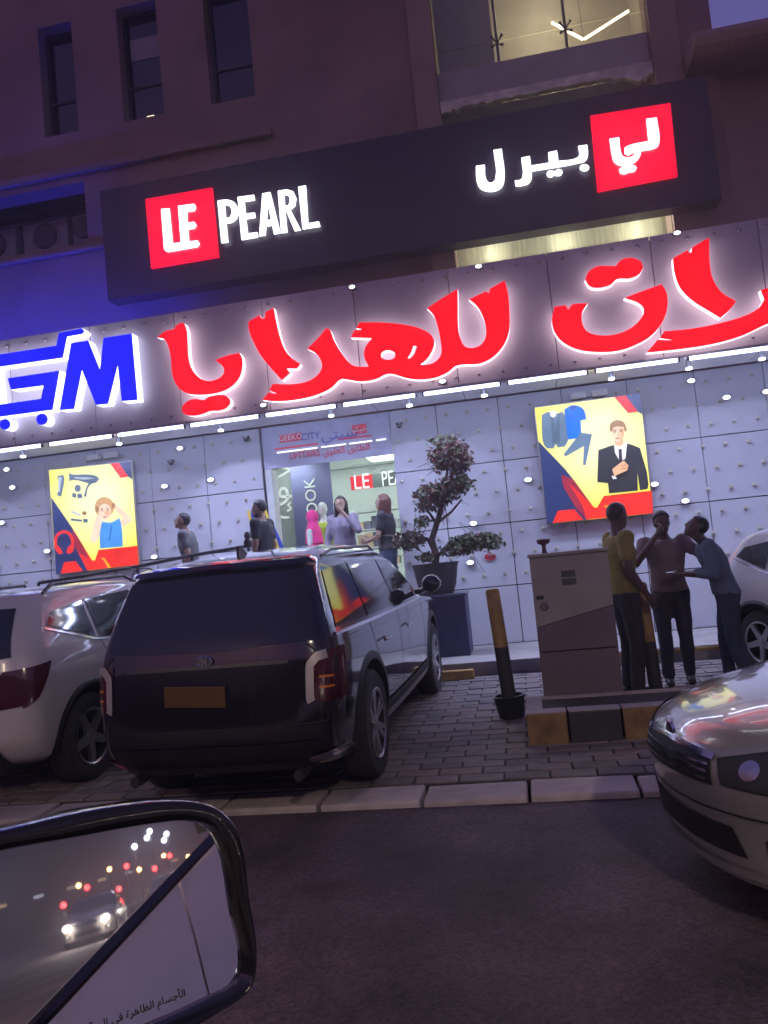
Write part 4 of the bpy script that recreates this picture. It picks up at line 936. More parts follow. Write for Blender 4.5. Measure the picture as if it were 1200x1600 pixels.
    an = MB(); an.prism([(.75, -.012, 1.62), (.95, -.012, 1.625), (.80, -.012, 1.70), (.76, -.012, 1.70)], (0, .024, 0)); an.build('antenna_fin', M_dark, t, bevel=.006)
    for s in (-1, 1): ex = MB(); ex.tube([(.25, s*.62, .29), (.06, s*.62, .29)], .035, 12); ex.build('exhaust', M_darkmetal, t, smooth=True)
    return t
suv = make_suv()
suv.matrix_world = Matrix.Translation((-2.00, 4.58, pave(4.9)-.012)) @ Matrix.Rotation(rad(88.2), 4, 'Z') @ Matrix.Rotation(rad(-1.35), 4, 'Y') @ Matrix.Diagonal((1, .86, 1, 1))

# --- white crossover / hatch
cr_rows = [(0.24, .32, 3.95, .76, .30, 3, .5, 2.6), (0.32, .12, 4.15, .85, .34, 3.0, .6, 2.5), (0.50, .01, 4.25, .90, .38, 3.2, .65, 2.5), (0.70, .0, 4.26, .915, .36, 3.2, .65, 2.5), (0.86, .035, 4.22, .912, .34, 3.3, .65, 2.5),
           (0.95, .055, 4.1, .90, .33, 3.4, .75, 2.5), (1.00, .07, 3.8, .89, .33, 3.4, .75, 2.5), (1.05, .085, 3.35, .875, .33, 3.4, .6, 2.7), (1.10, .105, 3.1, .86, .32, 3.4, .5, 3), (1.30, .22, 2.68, .775, .31, 3.2, .42, 3),
           (1.42, .31, 2.42, .72, .31, 3, .42, 3), (1.49, .40, 2.2, .665, .32, 2.8, .42, 2.8), (1.525, .55, 1.98, .58, .34, 2.6, .45, 2.6), (1.545, .85, 1.7, .44, .36, 2.5, .5, 2.5)]
def make_crossover(label, rails=True):
    B = Body(cr_rows); t = thing('parked_car', label, 'car')
    cut_arches(B.shell(), 'body', P_whitecar, t, (.78, 3.38), .405, .30, .9)
    g = MB(); patch(B, 'rear', [(-.60, 1.40), (0, 1.42), (.60, 1.40)], [(-.70, 1.06), (0, 1.03), (.70, 1.06)], g, 0, .006, 18, 8); g.build('rear_window', M_glassdark, t, smooth='all')
    mb = MB(); patch(B, 'front', [(-.68, 1.12), (0, 1.09), (.68, 1.12)], [(-.58, 1.41), (0, 1.44), (.58, 1.41)], mb, 0, .006, 14, 8); mb.build('windscreen', M_glassdark, t, smooth='all')
    mb = MB(); patch(B, 'rear', [(-.6, .46), (.6, .46)], [(-.6, .30), (.6, .30)], mb, 0, .012, 14, 3); mb.build('lower_bumper', M_dark, t, smooth='all')
    plate_on(t, (B.rear(0, .74)-.012, 0, .74), (0, 0, rad(90)), .46, .12, M_plate)
    for s in ('R', 'L'):
        sg = -1 if s == 'R' else 1
        mb = MB(); patch(B, 'rear', [(sg*.50, .93), (sg*.74, .965)], [(sg*.56, .70), (sg*.80, .72)], mb, 0, .008, 10, 6); mb.build('tail_lamp', M_lampred, t, smooth='all')
        mb = MB(); patch(B, s, [(.10, .965), (.36, 1.0)], [(.115, .70), (.20, .76)], mb, 0, .008, 10, 6); mb.build('tail_lamp_side', M_lampred, t, smooth='all')
        for nm, A_, B_ in (('quarter_window', [(.46, 1.25), (.95, 1.10)], [(.56, 1.345), (.98, 1.40)]), ('rear_door_window', [(1.00, 1.085), (1.72, 1.035)], [(1.03, 1.40), (1.70, 1.43)]), ('front_door_window', [(1.78, 1.03), (2.85, 1.0)], [(1.76, 1.43), (2.36, 1.37)])):
            mb = MB(); patch(B, s, A_, B_, mb, 0, .006, 12, 8); mb.build(nm, M_glassdark, t, smooth='all')
        mb = MB(); line(B, s, [(.42, 1.23), (.95, 1.075), (1.75, 1.01), (2.9, .975)], .014, mb, 0, .009, 30); mb.build('window_chrome_strip', M_chrome, t, smooth='all')
        mb = MB()
        for P in ([(.95, .42), (1.15, .62), (1.00, 1.07)], [(1.76, .34), (1.75, 1.0)], [(2.9, .34), (2.95, .95)]): line(B, s, P, .009, mb, 0, .005)
        mb.build('door_gap', M_seam, t)
        for x in (1.12, 1.95):
            h = MB(); p = B.S(s, x, .86, .028); q = B.S(s, x+.18, .86, .028); h.tube([p, (p+q)/2+np.array((0, sg*.01, 0)), q], [.011, .014, .011], 8); h.build('door_handle', P_whitecar, t, smooth=True)
        mb = MB(); patch(B, s, [(1.17, .40), (2.98, .40)], [(1.17, .25), (2.98, .25)], mb, 0, .012, 14, 3)
        for x in (.78, 3.38): arch_trim(B, s, x, .348, .40, .44, mb, 0, .012, .25)
        mb.build('lower_cladding', M_dark, t, smooth='all')
        if rails:
            rl = MB(); rl.tube([B.S(s, .62, 1.49, .0), B.S(s, .75, 1.51, .05), B.S(s, 1.9, 1.515, .05), B.S(s, 2.05, 1.49, .0)], .016, 8); rl.build('roof_rail', M_darkmetal, t, smooth=True)
        c_ = B.S(s, 2.75, 1.04, .10); mr = MB(); mr.ball(c_, (.07, .10, .075), 12, 8); mr.tube([B.S(s, 2.75, 1.02, 0), c_], .02, 8); mr.build('side_mirror', P_whitecar, t, smooth='all')
        for x in (.78, 3.38): wheel(t, x, sg*.775, .338, .22, s, 5)
        mb = MB(); patch(B, 'front', [(sg*.50, .90), (sg*.80, .90)], [(sg*.52, .78), (sg*.82, .74)], mb, 0, .008, 8, 4); mb.build('headlight', M_lampclear, t)
        if s == 'L': mb = MB(); line(B, s, [(.60, .86), (.75, .86)], .13, mb, 0, .003); mb.build('fuel_flap', P_whitecar, t)
    g = MB(); patch(B, 'front', [(-.46, .80), (.46, .80)], [(-.46, .50), (.46, .50)], g, 0, .006, 10, 4); g.build('grille', M_dark, t)
    return t
wc = make_crossover('white crossover with roof rails at the left edge beside the dark SUV')
wc.matrix_world = Matrix.Translation((-4.42, 5.12, pave(5.6)-.01)) @ Matrix.Rotation(rad(86), 4, 'Z') @ Matrix.Rotation(rad(-1.35), 4, 'Y')
wh = copy_tree(wc); wh['label'] = 'white car parked behind the three standing men at the right edge'
for ch in list(wh.children):
    if ch.name.startswith('roof_rail'): bpy.data.objects.remove(ch)
wh.matrix_world = Matrix.Translation((2.50, 9.10, pave(8.6))) @ Matrix.Rotation(rad(-64), 4, 'Z') @ Matrix.Scale(.9, 4)

# --- silver sedan nosing in from the right
sd_rows = [(0.15, .30, 4.42, .80, .35, 3, .75, 2.4), (0.21, .10, 4.54, .855, .38, 3, .8, 2.35), (0.42, .02, 4.58, .875, .42, 3, .85, 2.3), (0.56, .0, 4.60, .89, .42, 3, .85, 2.3), (0.68, .02, 4.56, .892, .40, 3, .85, 2.3),
           (0.745, .04, 4.47, .888, .40, 3, .88, 2.3), (0.80, .06, 4.28, .88, .40, 3, .9, 2.3), (0.86, .09, 3.95, .87, .40, 3, .85, 2.4), (0.92, .14, 3.55, .855, .42, 3, .7, 2.6), (0.97, .22, 3.28, .83, .45, 3, .55, 2.8), (1.10, .58, 2.95, .765, .45, 3, .45, 3),
           (1.26, .98, 2.58, .68, .42, 3, .42, 3), (1.36, 1.28, 2.32, .61, .4, 2.8, .42, 2.8), (1.41, 1.5, 2.08, .52, .36, 2.5, .4, 2.5), (1.425, 1.65, 1.9, .36, .2, 2.4, .2, 2.4)]
def make_sedan():
    B = Body(sd_rows); B.hz = (.70, .97); t = thing('silver_sedan', 'silver sedan with its nose entering at the lower right, front lights off', 'car')
    cut_arches(B.shell(6, 16), 'body', P_silver, t, (.85, 3.62), .375, .28, .88)
    for s in ('R', 'L'):
        sg = -1 if s == 'R' else 1
        mb = MB(); patch(B, 'front', [(sg*.36, .665), (sg*.55, .72), (sg*.80, .765)], [(sg*.40, .575), (sg*.60, .57), (sg*.84, .60)], mb, 0, .004, 18, 8); mb.build('headlight_backing', M_dark, t, smooth='all')
        mb = MB(); patch(B, 'front', [(sg*.37, .657), (sg*.55, .71), (sg*.79, .755)], [(sg*.41, .583), (sg*.60, .578), (sg*.83, .61)], mb, 0, .012, 18, 8); h = mb.build('headlight', M_headglass, t, smooth='all')
        for (y, r) in ((.50, .036), (.62, .045), (.74, .036)):
            q = MB(); q.grid([[B.S('front', sg*y+k*r*math.cos(a), .645+k*r*math.sin(a), .006+.002*(1-k)) for a in np.linspace(0, 6.2832, 17)] for k in (.02, .5, .8, 1.0)]); q.build('reflector_bowl', M_chrome, t, smooth='all')
        mb = MB(); patch(B, 'front', [(sg*.52, .40), (sg*.74, .42)], [(sg*.52, .31), (sg*.70, .31)], mb, 0, .005, 8, 4); mb.build('fog_recess', M_dark, t)
        mb = MB(); p = B.S('front', sg*.62, .365, .012); mb.ball(p, (.02, .05, .035), 12, 8); mb.build('fog_lamp', M_lampclear, t, smooth='all')
        for nm, A_, B_ in (('rear_door_window', [(1.05, .985), (1.85, .97)], [(1.35, 1.28), (1.85, 1.31)]), ('front_door_window', [(1.91, .97), (3.0, .965)], [(1.90, 1.31), (2.42, 1.25)])):
            mb = MB(); patch(B, s, A_, B_, mb, 0, .006, 12, 8); mb.build(nm, M_glassdark, t, smooth='all')
        mb = MB()
        for P in ([(1.88, .28), (1.88, .94)], [(2.95, .28), (3.0, .93)]): line(B, s, P, .009, mb, 0, .005)
        mb.build('door_gap', M_seam, t)
        for x in (.85, 3.62): wheel(t, x, sg*.765, .318, .21, s, 7)
        c_ = B.S(s, 2.85, 1.0, .10); mr = MB(); mr.ball(c_, (.07, .10, .07), 12, 8); mr.tube([B.S(s, 2.85, .98, 0), c_], .02, 8); mr.build('side_mirror', P_silver, t, smooth='all')
        mb = MB(); patch(B, 'rear', [(sg*.45, .80), (sg*.76, .82)], [(sg*.45, .64), (sg*.78, .64)], mb, 0, .008, 8, 5); mb.build('tail_lamp', M_lampred, t)
    mb = MB(); patch(B, 'front', [(-.33, .655), (0, .675), (.33, .655)], [(-.36, .565), (0, .56), (.36, .565)], mb, 0, .005, 16, 5); mb.build('grille', M_dark, t, smooth='all')
    mb = MB()
    for z in (.585, .61, .635): line(B, 'front', [(-.33, z), (.33, z)], .009, mb, 0, .012)
    line(B, 'front', [(-.35, .665), (0, .684), (.35, .665)], .022, mb, 0, .016); mb.build('grille_bar', M_chrome, t)
    mb = MB(); patch(B, 'front', [(-.40, .42), (.40, .42)], [(-.44, .31), (.44, .31)], mb, 0, .006, 16, 4); mb.build('lower_grille', M_dark, t, smooth='all')
    mb = MB(); line(B, 'front', [(-.86, .255), (0, .245), (.86, .255)], .03, mb, 0, .012); mb.build('bumper_lip', P_silver, t, smooth='all')
    mb = MB(); line(B, 'front', [(-.80, .475), (0, .465), (.80, .475)], .008, mb, 0, .004); mb.build('bumper_gap', M_seam, t)
    for s in (-1, 1): mb = MB(); line(B, 'hood', [(3.2, s*.70), (3.9, s*.62), (4.18, s*.48)], .007, mb, 0, .002); mb.build('bonnet_gap', M_seam, t)
    mb = MB(); patch(B, 'front', [(-.74, .985), (0, .97), (.74, .985)], [(-.52, 1.33), (0, 1.36), (.52, 1.33)], mb, 0, .006, 16, 8); mb.build('windscreen', M_glassdark, t, smooth='all')
    mb = MB(); mb.lathe([(.0, -.012), (.04, -.010), (.05, 0)], n=16, axis='x'); e = mb.build('emblem', M_chrome, t); e.location = (B.front(0, .69)+.004, 0, .70); e.rotation_euler = (0, 0, rad(180))
    return t
M_headglass = bpy.data.materials.new('headlight_glass'); M_headglass.use_nodes = True
hb = M_headglass.node_tree.nodes['Principled BSDF']; hb.inputs['Roughness'].default_value = .05; hb.inputs['Base Color'].default_value = (.2, .2, .22, 1); hb.inputs['Alpha'].default_value = .10; hb.inputs['Coat Weight'].default_value = 1
sed = make_sedan()
sh_ = rad(180+11); hx, hy = math.cos(sh_), math.sin(sh_)
fx, fy = 0.49, 3.62   # front centre of the bumper
sed.matrix_world = Matrix.Translation((fx-hx*4.60, fy-hy*4.60, 0.05)) @ Matrix.Rotation(sh_, 4, 'Z')

# ------------------------------------------------------------------ people
def capsule(mb, a, b, r1, r2, n=12):
    a, b = Vector(a), Vector(b); d = b-a; L = d.length
    if L < 1e-6: mb.ball(a, r1, n, 8); return
    t = d/L; k = 4; pts = []; rs = []
    for i in range(k): q = math.pi/2*(1-i/k); pts.append(a-t*r1*math.sin(q)); rs.append(max(.0015, r1*math.cos(q)))
    pts.append(a); rs.append(r1); pts.append(b); rs.append(r2)
    for i in range(1, k+1): q = math.pi/2*i/k; pts.append(b+t*r2*math.sin(q)); rs.append(max(.0015, r2*math.cos(q)))
    mb.tube(pts, rs, n)
def rings(mb, R, n=20):
    G = []
    for (z, rx, ry, cx, cy) in R: G.append([(cx+rx*math.cos(t), cy+ry*math.sin(t), z) for t in (2*math.pi*j/n for j in range(n))])
    b = len(mb.v); mb.grid(G, close=True); k = len(G)-1
    mb.f.append(tuple(b+j for j in range(n))[::-1]); mb.m.append(0); mb.f.append(tuple(b+k*n+j for j in range(n))); mb.m.append(0)
def fuse(mb, name, m, parent, voxel=.013, smooth=6, extra=None):
    me = mb.mesh(name, m, weld=0); o = link(name, me)
    r = o.modifiers.new('r', 'REMESH'); r.mode = 'VOXEL'; r.voxel_size = voxel; r.use_smooth_shade = True
    s_ = o.modifiers.new('s', 'SMOOTH'); s_.iterations = smooth; s_.factor = .5
    dg = bpy.context.evaluated_depsgraph_get(); dg.update(); new = bpy.data.meshes.new_from_object(o.evaluated_get(dg))
    bpy.data.objects.remove(o)
    if extra:
        bm = bmesh.new(); bm.from_mesh(new); tmp = extra.mesh(name+'_x', m, smooth='all', weld=0); bm.from_mesh(tmp); bm.to_mesh(new); bm.free()
        new.polygons.foreach_set('use_smooth', [True]*len(new.polygons))
    if name in ('shirt', 'trousers'):
        nz = mnoise
        for v in new.vertices:
            c_ = v.co; q = nz(Vector((c_.x*9, c_.y*9, c_.z*(5 if name == 'shirt' else 7)+len(parent.name))))+.5*nz(Vector((c_.x*22, c_.y*22, c_.z*14)))
            v.co = c_+v.normal*q*.0085
    new.name = name; return link(name, new, parent)
SK = {n: mat('skin_'+n, c, 0.5, var=.08, scale=12) for n, c in (('tan', (.33, .19, .13)), ('brown', (.11, .06, .045)), ('fair', (.45, .29, .22)))}
M_hair = mat('black_hair', (.012, .010, .010), .45, var=.3, scale=30, bump=.5, bscale=120, stretch=(1, 1, .2)); M_brhair = mat('auburn_hair', (.09, .03, .02), .45, var=.3, scale=30, bump=.5, bscale=120, stretch=(1, 1, .2))
M_eye = mat('dark_eye', (.02, .015, .012), .2)
def cloth(n, c): return mat('cloth_'+n, c, .85, var=.16, scale=5, bump=.35, bscale=18)
def person(label, loc, head_deg, H, skin, top, bottom, hair=M_hair, pose=None, long_hair=False, sleeve=.62, female=False, lean=0.0, look=(0, 0), shoes=None, stride=0.0, tunic=False):
    P = dict(re=(.25, -.02, 1.15), rw=(.25, .06, .90), le=(-.25, -.02, 1.15), lw=(-.25, .06, .90)); P.update(pose or {})
    t = thing('person', label, 'person', loc, rad(head_deg)); k = H/1.75; t.scale = (k, k, k)
    def LN(p): p = Vector(p); d = max(0, p.z-.95); return Vector((p.x, p.y+lean*d, p.z-.35*abs(lean)*d*abs(lean)))
    sw = .165 if female else .19
    sh = {'r': LN((sw, 0, 1.425)), 'l': LN((-sw, 0, 1.425))}; hip = {'r': Vector((.09, 0, .92)), 'l': Vector((-.09, 0, .92))}
    kn = {'r': Vector((.10, .03+stride*.45, .50)), 'l': Vector((-.10, .03-stride*.35, .50))}; an = {'r': Vector((.105, -.01+stride, .085)), 'l': Vector((-.105, -.01-stride, .085))}
    el = {'r': Vector(P['re']), 'l': Vector(P['le'])}; wr = {'r': Vector(P['rw']), 'l': Vector(P['lw'])}
    hc = LN((0, .025, 1.625)); yaw_, pit_ = rad(look[0]), rad(look[1]); HR = Matrix.Rotation(yaw_, 3, 'Z') @ Matrix.Rotation(-pit_, 3, 'X')
    hd = lambda p: hc+HR @ Vector(p)
    f = 1.0 if not female else .9
    T = [(.84, .13, .10), (.93, .165 if not female else .175, .115), (1.05, .145*f, .10*f), (1.15, .145*f, .10), (1.30, .172*f, .118), (1.40, .165*f, .10), (1.455, .085, .07), (1.50, .05, .05)]
    def torso(mb, grow, z0, z1, flare=0.0):
        R = []
        for (z, rx, ry) in T:
            if z0 <= z <= z1: c = LN((0, 0, z)); R.append((c.z, rx+grow+flare*max(0, 1.1-z), ry+grow+flare*max(0, 1.1-z), c.x, c.y))
        rings(mb, R)
    b = MB(); torso(b, 0, .8, 1.6)
    capsule(b, LN((0, 0, 1.45)), hd((0, -.02, -.06)), .056*f, .052*f)
    for s in 'rl':
        capsule(b, sh[s], el[s], .056*f, .043*f); capsule(b, el[s], wr[s], .042*f, .028*f); capsule(b, hip[s], kn[s], .088, .058); capsule(b, kn[s], an[s], .056, .04); capsule(b, an[s]-Vector((0, .03, .03)), an[s]+Vector((0, .15, -.05)), .036, .03)
    # head
    hb_ = MB()
    def hball(c, r): 
        q = MB(); q.ball((0, 0, 0), r, 16, 12); b.add([hd(Vector(v)+Vector(c)) for v in q.v], q.f)
    hball((0, -.005, .02), (.076, .095, .098)); hball((0, .025, -.045), (.058, .066, .062)); hball((0, .055, -.085), (.032, .03, .026))
    hball((0, .095, -.012), (.014, .022, .022)); hball((0, .088, .012), (.010, .012, .03)); hball((0, .082, -.052), (.024, .014, .012))
    for s in (-1, 1): hball((s*.076, -.005, -.01), (.012, .022, .033))
    ex = MB()   # hands: palm and five separate fingers
    for s in 'rl':
        sg = 1 if s == 'r' else -1; d = (wr[s]-el[s]).normalized(); side = Vector((0, 1, 0)) if abs(d.y) < .8 else Vector((0, 0, 1))
        side = (side-d*side.dot(d)).normalized(); nrm = d.cross(side)*(-sg)
        if P.get('curl_'+s): cu = P['curl_'+s]
        else: cu = .35
        c0 = wr[s]; capsule(b, c0, c0+d*.075, .026, .034)
        for i, (o_, L) in enumerate(((.03, .066), (.010, .076), (-.010, .071), (-.029, .055))):
            p0 = c0+d*.085+side*o_; p1 = p0+(d*math.cos(cu*.6)+nrm*math.sin(cu*.6))*L*.55; p2 = p1+(d*math.cos(cu*1.9)+nrm*math.sin(cu*1.9))*L*.5
            capsule(ex, p0-d*.03, p1, .0105, .0095, 6); capsule(ex, p1, p2, .0095, .008, 6)
        p0 = c0+d*.03+side*.028; p1 = p0+(d*.6+side*.7).normalized()*.035; p2 = p1+(d*.9+side*.2+nrm*.3).normalized()*.032
        capsule(ex, p0, p1, .013, .011, 6); capsule(ex, p1, p2, .011, .009, 6)
    body = fuse(b, 'body', SK[skin], t, .0125, 4, ex)
    for s in (-1, 1): e = MB(); e.ball(hd((s*.032, .083, .014)), (.010, .006, .006), 8, 6); e.build('eye', M_eye, t, smooth='all')
    # clothes
    c = MB(); torso(c, .022, .9 if not tunic else .8, 1.47, .35 if tunic else 0)
    for s in 'rl':
        e = sh[s].lerp(el[s], sleeve/.62*.62 if sleeve < 1 else 1); capsule(c, sh[s]+(Vector((-.012 if s == 'r' else .012, 0, .004))), e, .078*f, .064*f); c.ball(sh[s], .079*f, 14, 10)
        if sleeve > 1: capsule(c, el[s], el[s].lerp(wr[s], sleeve-1), .056*f, .044*f)
    fuse(c, 'shirt', top, t, .017, 4)
    c = MB(); torso(c, .012, .8, 1.06)
    for s in 'rl': capsule(c, hip[s], kn[s], .102, .074); capsule(c, kn[s], an[s]+Vector((0, 0, .03)), .073, .062)
    fuse(c, 'trousers', bottom, t, .017, 4)
    for s in 'rl':
        c = MB(); capsule(c, an[s]+Vector((0, -.05, -.04)), an[s]+Vector((0, .16, -.045)), .045, .038); capsule(c, an[s], an[s]+Vector((0, .02, -.03)), .048, .045)
        fuse(c, 'shoe', shoes or M_dark, t, .012, 2)
    # hair
    c = MB(); q = MB(); q.ball((0, -.012, .035), (.083, .100, .098), 20, 16)
    keep = [hd(v) for v in q.v]
    bm = bmesh.new(); vs = [bm.verts.new(v) for v in keep]
    for fc in q.f:
        cen = sum((Vector(q.v[i]) for i in fc), Vector())/4
        if cen.z > .062+ (.02 if cen.y > .03 else 0) or (cen.y < -.015 and cen.z > -.06):
            try: bm.faces.new([vs[i] for i in dict.fromkeys(fc)])
            except ValueError: pass
    bmesh.ops.remove_doubles(bm, verts=bm.verts, dist=1e-4); bmesh.ops.delete(bm, geom=[v for v in bm.verts if not v.link_faces], context='VERTS')
    ho = bmesh.ops.solidify(bm, geom=bm.faces[:], thickness=.012)
    me = bpy.data.meshes.new('hair'); bm.to_mesh(me); bm.free(); me.materials.append(hair); me.polygons.foreach_set('use_smooth', [True]*len(me.polygons)); link('hair', me, t)
    if long_hair:
        c = MB(); capsule(c, hd((0, -.05, .02)), hd((0, -.09, -.25)), .088, .075); 
        for s in (-1, 1): capsule(c, hd((s*.065, -.01, .03)), hd((s*.085, .0, -.24)), .036, .03)
        fuse(c, 'long_hair', hair, t, .014, 3)
    return t
zg = lambda y: pave(y)
C_navy = cloth('dark_navy', (.016, .018, .035)); C_jean = cloth('dark_jeans', (.03, .04, .075)); C_blue = cloth('mid_jeans', (.06, .09, .16))
p1 = person('person in yellow T-shirt and dark trousers standing beside the grey cabinet', (.83, 7.5, zg(7.5)), -75, 1.77, 'brown', cloth('mustard', (.27, .22, .045)), cloth('charcoal', (.03, .027, .033)), pose=dict(re=(.24, -.03, 1.16), rw=(.22, .12, .92), le=(-.24, 0, 1.16), lw=(-.20, .16, .95)), look=(20, 5))
p2 = person('person in dusty pink T-shirt, one hand at the mouth, other arm stretched out', (1.31, 8.0, zg(8.0)), 175, 1.66, 'brown', cloth('dusty_pink', (.22, .145, .145)), C_navy, pose=dict(re=(.30, .16, 1.24), rw=(.08, .21, 1.50), le=(-.30, .17, 1.28), lw=(-.30, .40, 1.40), curl_r=1.0), look=(15, 8), stride=.05)
p3 = person('person in light blue shirt bending over a phone in front of white car', (1.74, 7.62, zg(7.6)), 82, 1.60, 'brown', cloth('pale_blue', (.115, .145, .21)), C_jean, pose=dict(re=(.24, .12, 1.14), rw=(.10, .38, 1.16), le=(-.24, .12, 1.14), lw=(-.10, .38, 1.16), curl_r=1.0, curl_l=1.0), lean=.28, look=(0, -32), stride=.07, sleeve=1.5)
ph = thing('mobile_phone', 'dark mobile phone held by the person in light blue shirt', 'phone', (1.74-.45, 7.62+.07, zg(7.6)+1.08)); MB().box((0, 0, 0), (.075, .15, .009)).build('case', M_dark, ph, bevel=.003); MB().box((0, 0, .006), (.066, .135, .002)).build('screen', emis('phone_screen', (.5, .6, .9), .5), ph)
LZ = .88
q = at(410, 830, 9.85); p4 = person('person in black T-shirt with dark beard walking left before the doorway', (q[0], 9.85, LZ), 80, 1.70, 'tan', cloth('black', (.022, .02, .028)), C_navy, look=(10, 0), stride=.08)
q = at(296, 830, 10.0); p5 = person('person in grey T-shirt with head bowed beside the white cladding', (q[0], 10.0, LZ), 100, 1.66, 'tan', cloth('mid_grey', (.13, .125, .14)), C_navy, look=(10, -18), lean=.1)
q = at(537, 830, 10.6); p6 = person('person with long black hair in lilac tunic raising a hand to the face', (q[0], 10.6, LZ), 175, 1.70, 'fair', cloth('lilac', (.33, .29, .38)), cloth('plum', (.10, .07, .11)), pose=dict(le=(-.26, .14, 1.24), lw=(-.06, .20, 1.52), curl_l=1.0), long_hair=True, female=True, sleeve=1.6, tunic=True)
q = at(604, 830, 10.75); p7 = person('person with long auburn hair, black top and jeans at the right door edge', (q[0], 10.75, LZ), 80, 1.68, 'fair', cloth('black', (.022, .02, .028)), C_blue, hair=M_brhair, pose=dict(re=(.2, .06, 1.14), rw=(.12, .30, 1.12), le=(-.2, .06, 1.14), lw=(-.10, .28, 1.08)), long_hair=True, female=True, look=(0, -12))
# beard of the man in black
bd = MB(); capsule(bd, (0.0, .07, 1.53), (0, .05, 1.525), .036, .034); capsule(bd, (.05, .03, 1.56), (.03, .065, 1.535), .022, .026); capsule(bd, (-.05, .03, 1.56), (-.03, .065, 1.535), .022, .026)
fuse(bd, 'beard', M_hair, p4, .01, 2)

# mannequins and goods in the doorway
def mannequin(label, loc, rz, dress, head_m, scarf=None, H=1.6):
    t = thing('mannequin', label, 'mannequin', loc, rad(rz)); k = H/1.75; t.scale = (k, k, k)
    b = MB(); rings(b, [(1.28, .15, .10, 0, 0), (1.38, .14, .09, 0, 0), (1.45, .07, .06, 0, 0), (1.50, .045, .045, 0, 0)]); capsule(b, (0, 0, 1.48), (0, .01, 1.55), .045, .045); b.ball((0, .02, 1.63), (.072, .09, .105), 16, 12)
    for s in (-1, 1): capsule(b, (s*.16, 0, 1.4), (s*.22, -.02, 1.12), .05, .04); capsule(b, (s*.22, -.02, 1.12), (s*.2, .08, .88), .04, .026); capsule(b, (s*.2, .08, .88), (s*.19, .11, .76), .03, .016)
    fuse(b, 'body', head_m, t, .013, 3)
    d = MB(); rings(d, [(.06, .27, .22, 0, 0), (.4, .23, .18, 0, 0), (.85, .185, .14, 0, 0), (1.05, .14, .105, 0, 0), (1.2, .15, .11, 0, 0), (1.34, .165, .115, 0, 0), (1.42, .13, .09, 0, 0)], 28); fuse(d, 'dress', dress, t, .015, 2)
    MB().lathe([(0, 0), (.2, 0), (.2, .015), (.03, .03), (.02, .2)], n=20).build('stand', M_metal, t)
    if scarf:
        c = MB(); c.ball((0, 0, 1.64), (.092, .105, .12), 16, 12); rings(c, [(1.2, .19, .14, 0, 0), (1.42, .16, .12, 0, 0), (1.56, .08, .08, 0, 0)]); fuse(c, 'headscarf', scarf, t, .014, 2)
    return t
pink = cloth('hot_pink', (.62, .03, .20))
q = at(490, 830, 11.5); mannequin('mannequin in hot pink dress and headscarf inside doorway', (q[0], 11.5, .88), 80, pink, mat('mannequin_white', (.72, .74, .72), .4), pink, 1.62)
q = at(508, 830, 11.95); mannequin('white mannequin in olive green dress behind the pink one', (q[0], 11.95, .88), 170, cloth('olive_green', (.26, .33, .03)), mat('mannequin_white', (.72, .74, .72), .4), None, 1.78)
q = at(444, 840, 10.75)
bo = thing('striped_board', 'blue curved board with yellow stripes leaning at left door edge', 'board', (q[0], 10.75, .88))
G = []
for i in range(15):
    t_ = i/14; w2 = .22*math.sin(math.pi*min(1, .12+.8*t_))**.6
    G.append([(-.22+.35*t_*0-.18*(1-t_)*0+(.22-.42*t_)+u*w2, .18*t_-.03*(1-u*u), .02+1.64*t_) for u in (-1, -.6, -.2, .2, .6, 1)])
mb = MB(); mb.grid(G); mb.grid([[(p[0], p[1]+.04, p[2]) for p in g] for g in G]); mb.build('board', mat('board_blue', (.02, .05, .35), .35), bo, smooth='all')
for (u0, dx) in ((-.85, 0), (-.25, 0), (.35, 0), (.9, 0)):
    sp_ = MB(); sp_.tube([(g[2][0]*(.5-u0/2*1)+g[3][0]*(.5+u0/2)+u0*.12, g[2][1]-.02, g[2][2]) for g in G], .022, 8); sp_.build('stripe', mat('board_yellow', (.62, .42, .03), .4), bo, smooth=True)
def bag(label, px, py, Y, w_, d_, h_, m, z=.88):
    q = at(px, py, Y); t = thing('shopping_bag', label, 'bag', (q[0], Y, z)); mb = MB(); mb.prism([(-w_/2, -d_/2, 0), (w_/2, -d_/2, 0), (w_/2, d_/2, 0), (-w_/2, d_/2, 0)], (0, 0, h_*.8)); mb.prism([(-w_/2, -d_/2, h_*.802), (w_/2, -d_/2, h_*.802), (w_/2, d_/2*.5, h_*.802), (-w_/2, d_/2*.5, h_*.802)], (.01, 0, h_*.2)); mb.build('sack', m, t, bevel=.02)
    hn = MB(); hn.tube([(-w_*.2, 0, h_*.98), (-w_*.15, 0, h_*1.2), (w_*.15, 0, h_*1.2), (w_*.2, 0, h_*.98)], .008, 6); hn.build('handle', m, t); return t
bag('white shopping bag stacked by the right side of doorway', 582, 850, 11.3, .42, .25, .62, goods[0]); bag('sand coloured sack below the white bag in doorway', 590, 860, 11.0, .34, .22, .36, goods[5])
q = at(577, 815, 11.6); rb = thing('red_basket', 'red plastic basket behind the white bag in doorway', 'basket', (q[0], 11.6, .88)); MB().lathe([(.14, 0), (.2, .75), (.21, .78), (.19, .78), (.13, .03), (0, .03)], n=16).build('tub', mat('red_plastic', (.6, .05, .02), .4), rb, smooth=True); hn = MB(); hn.tube([(-.19, 0, .77), (-.12, 0, .95), (.12, 0, .95), (.19, 0, .77)], .01, 6); hn.build('handle', M_dark, rb)
q = at(455, 800, 11.9); pt = thing('leafy_plant', 'bright green leafy plant behind the striped board', 'plant', (q[0], 11.9, .88)); MB().lathe([(.13, 0), (.17, .3), (.15, .3), (0, .26)], n=16).build('pot', goods[0], pt, smooth=True)
mb = MB()
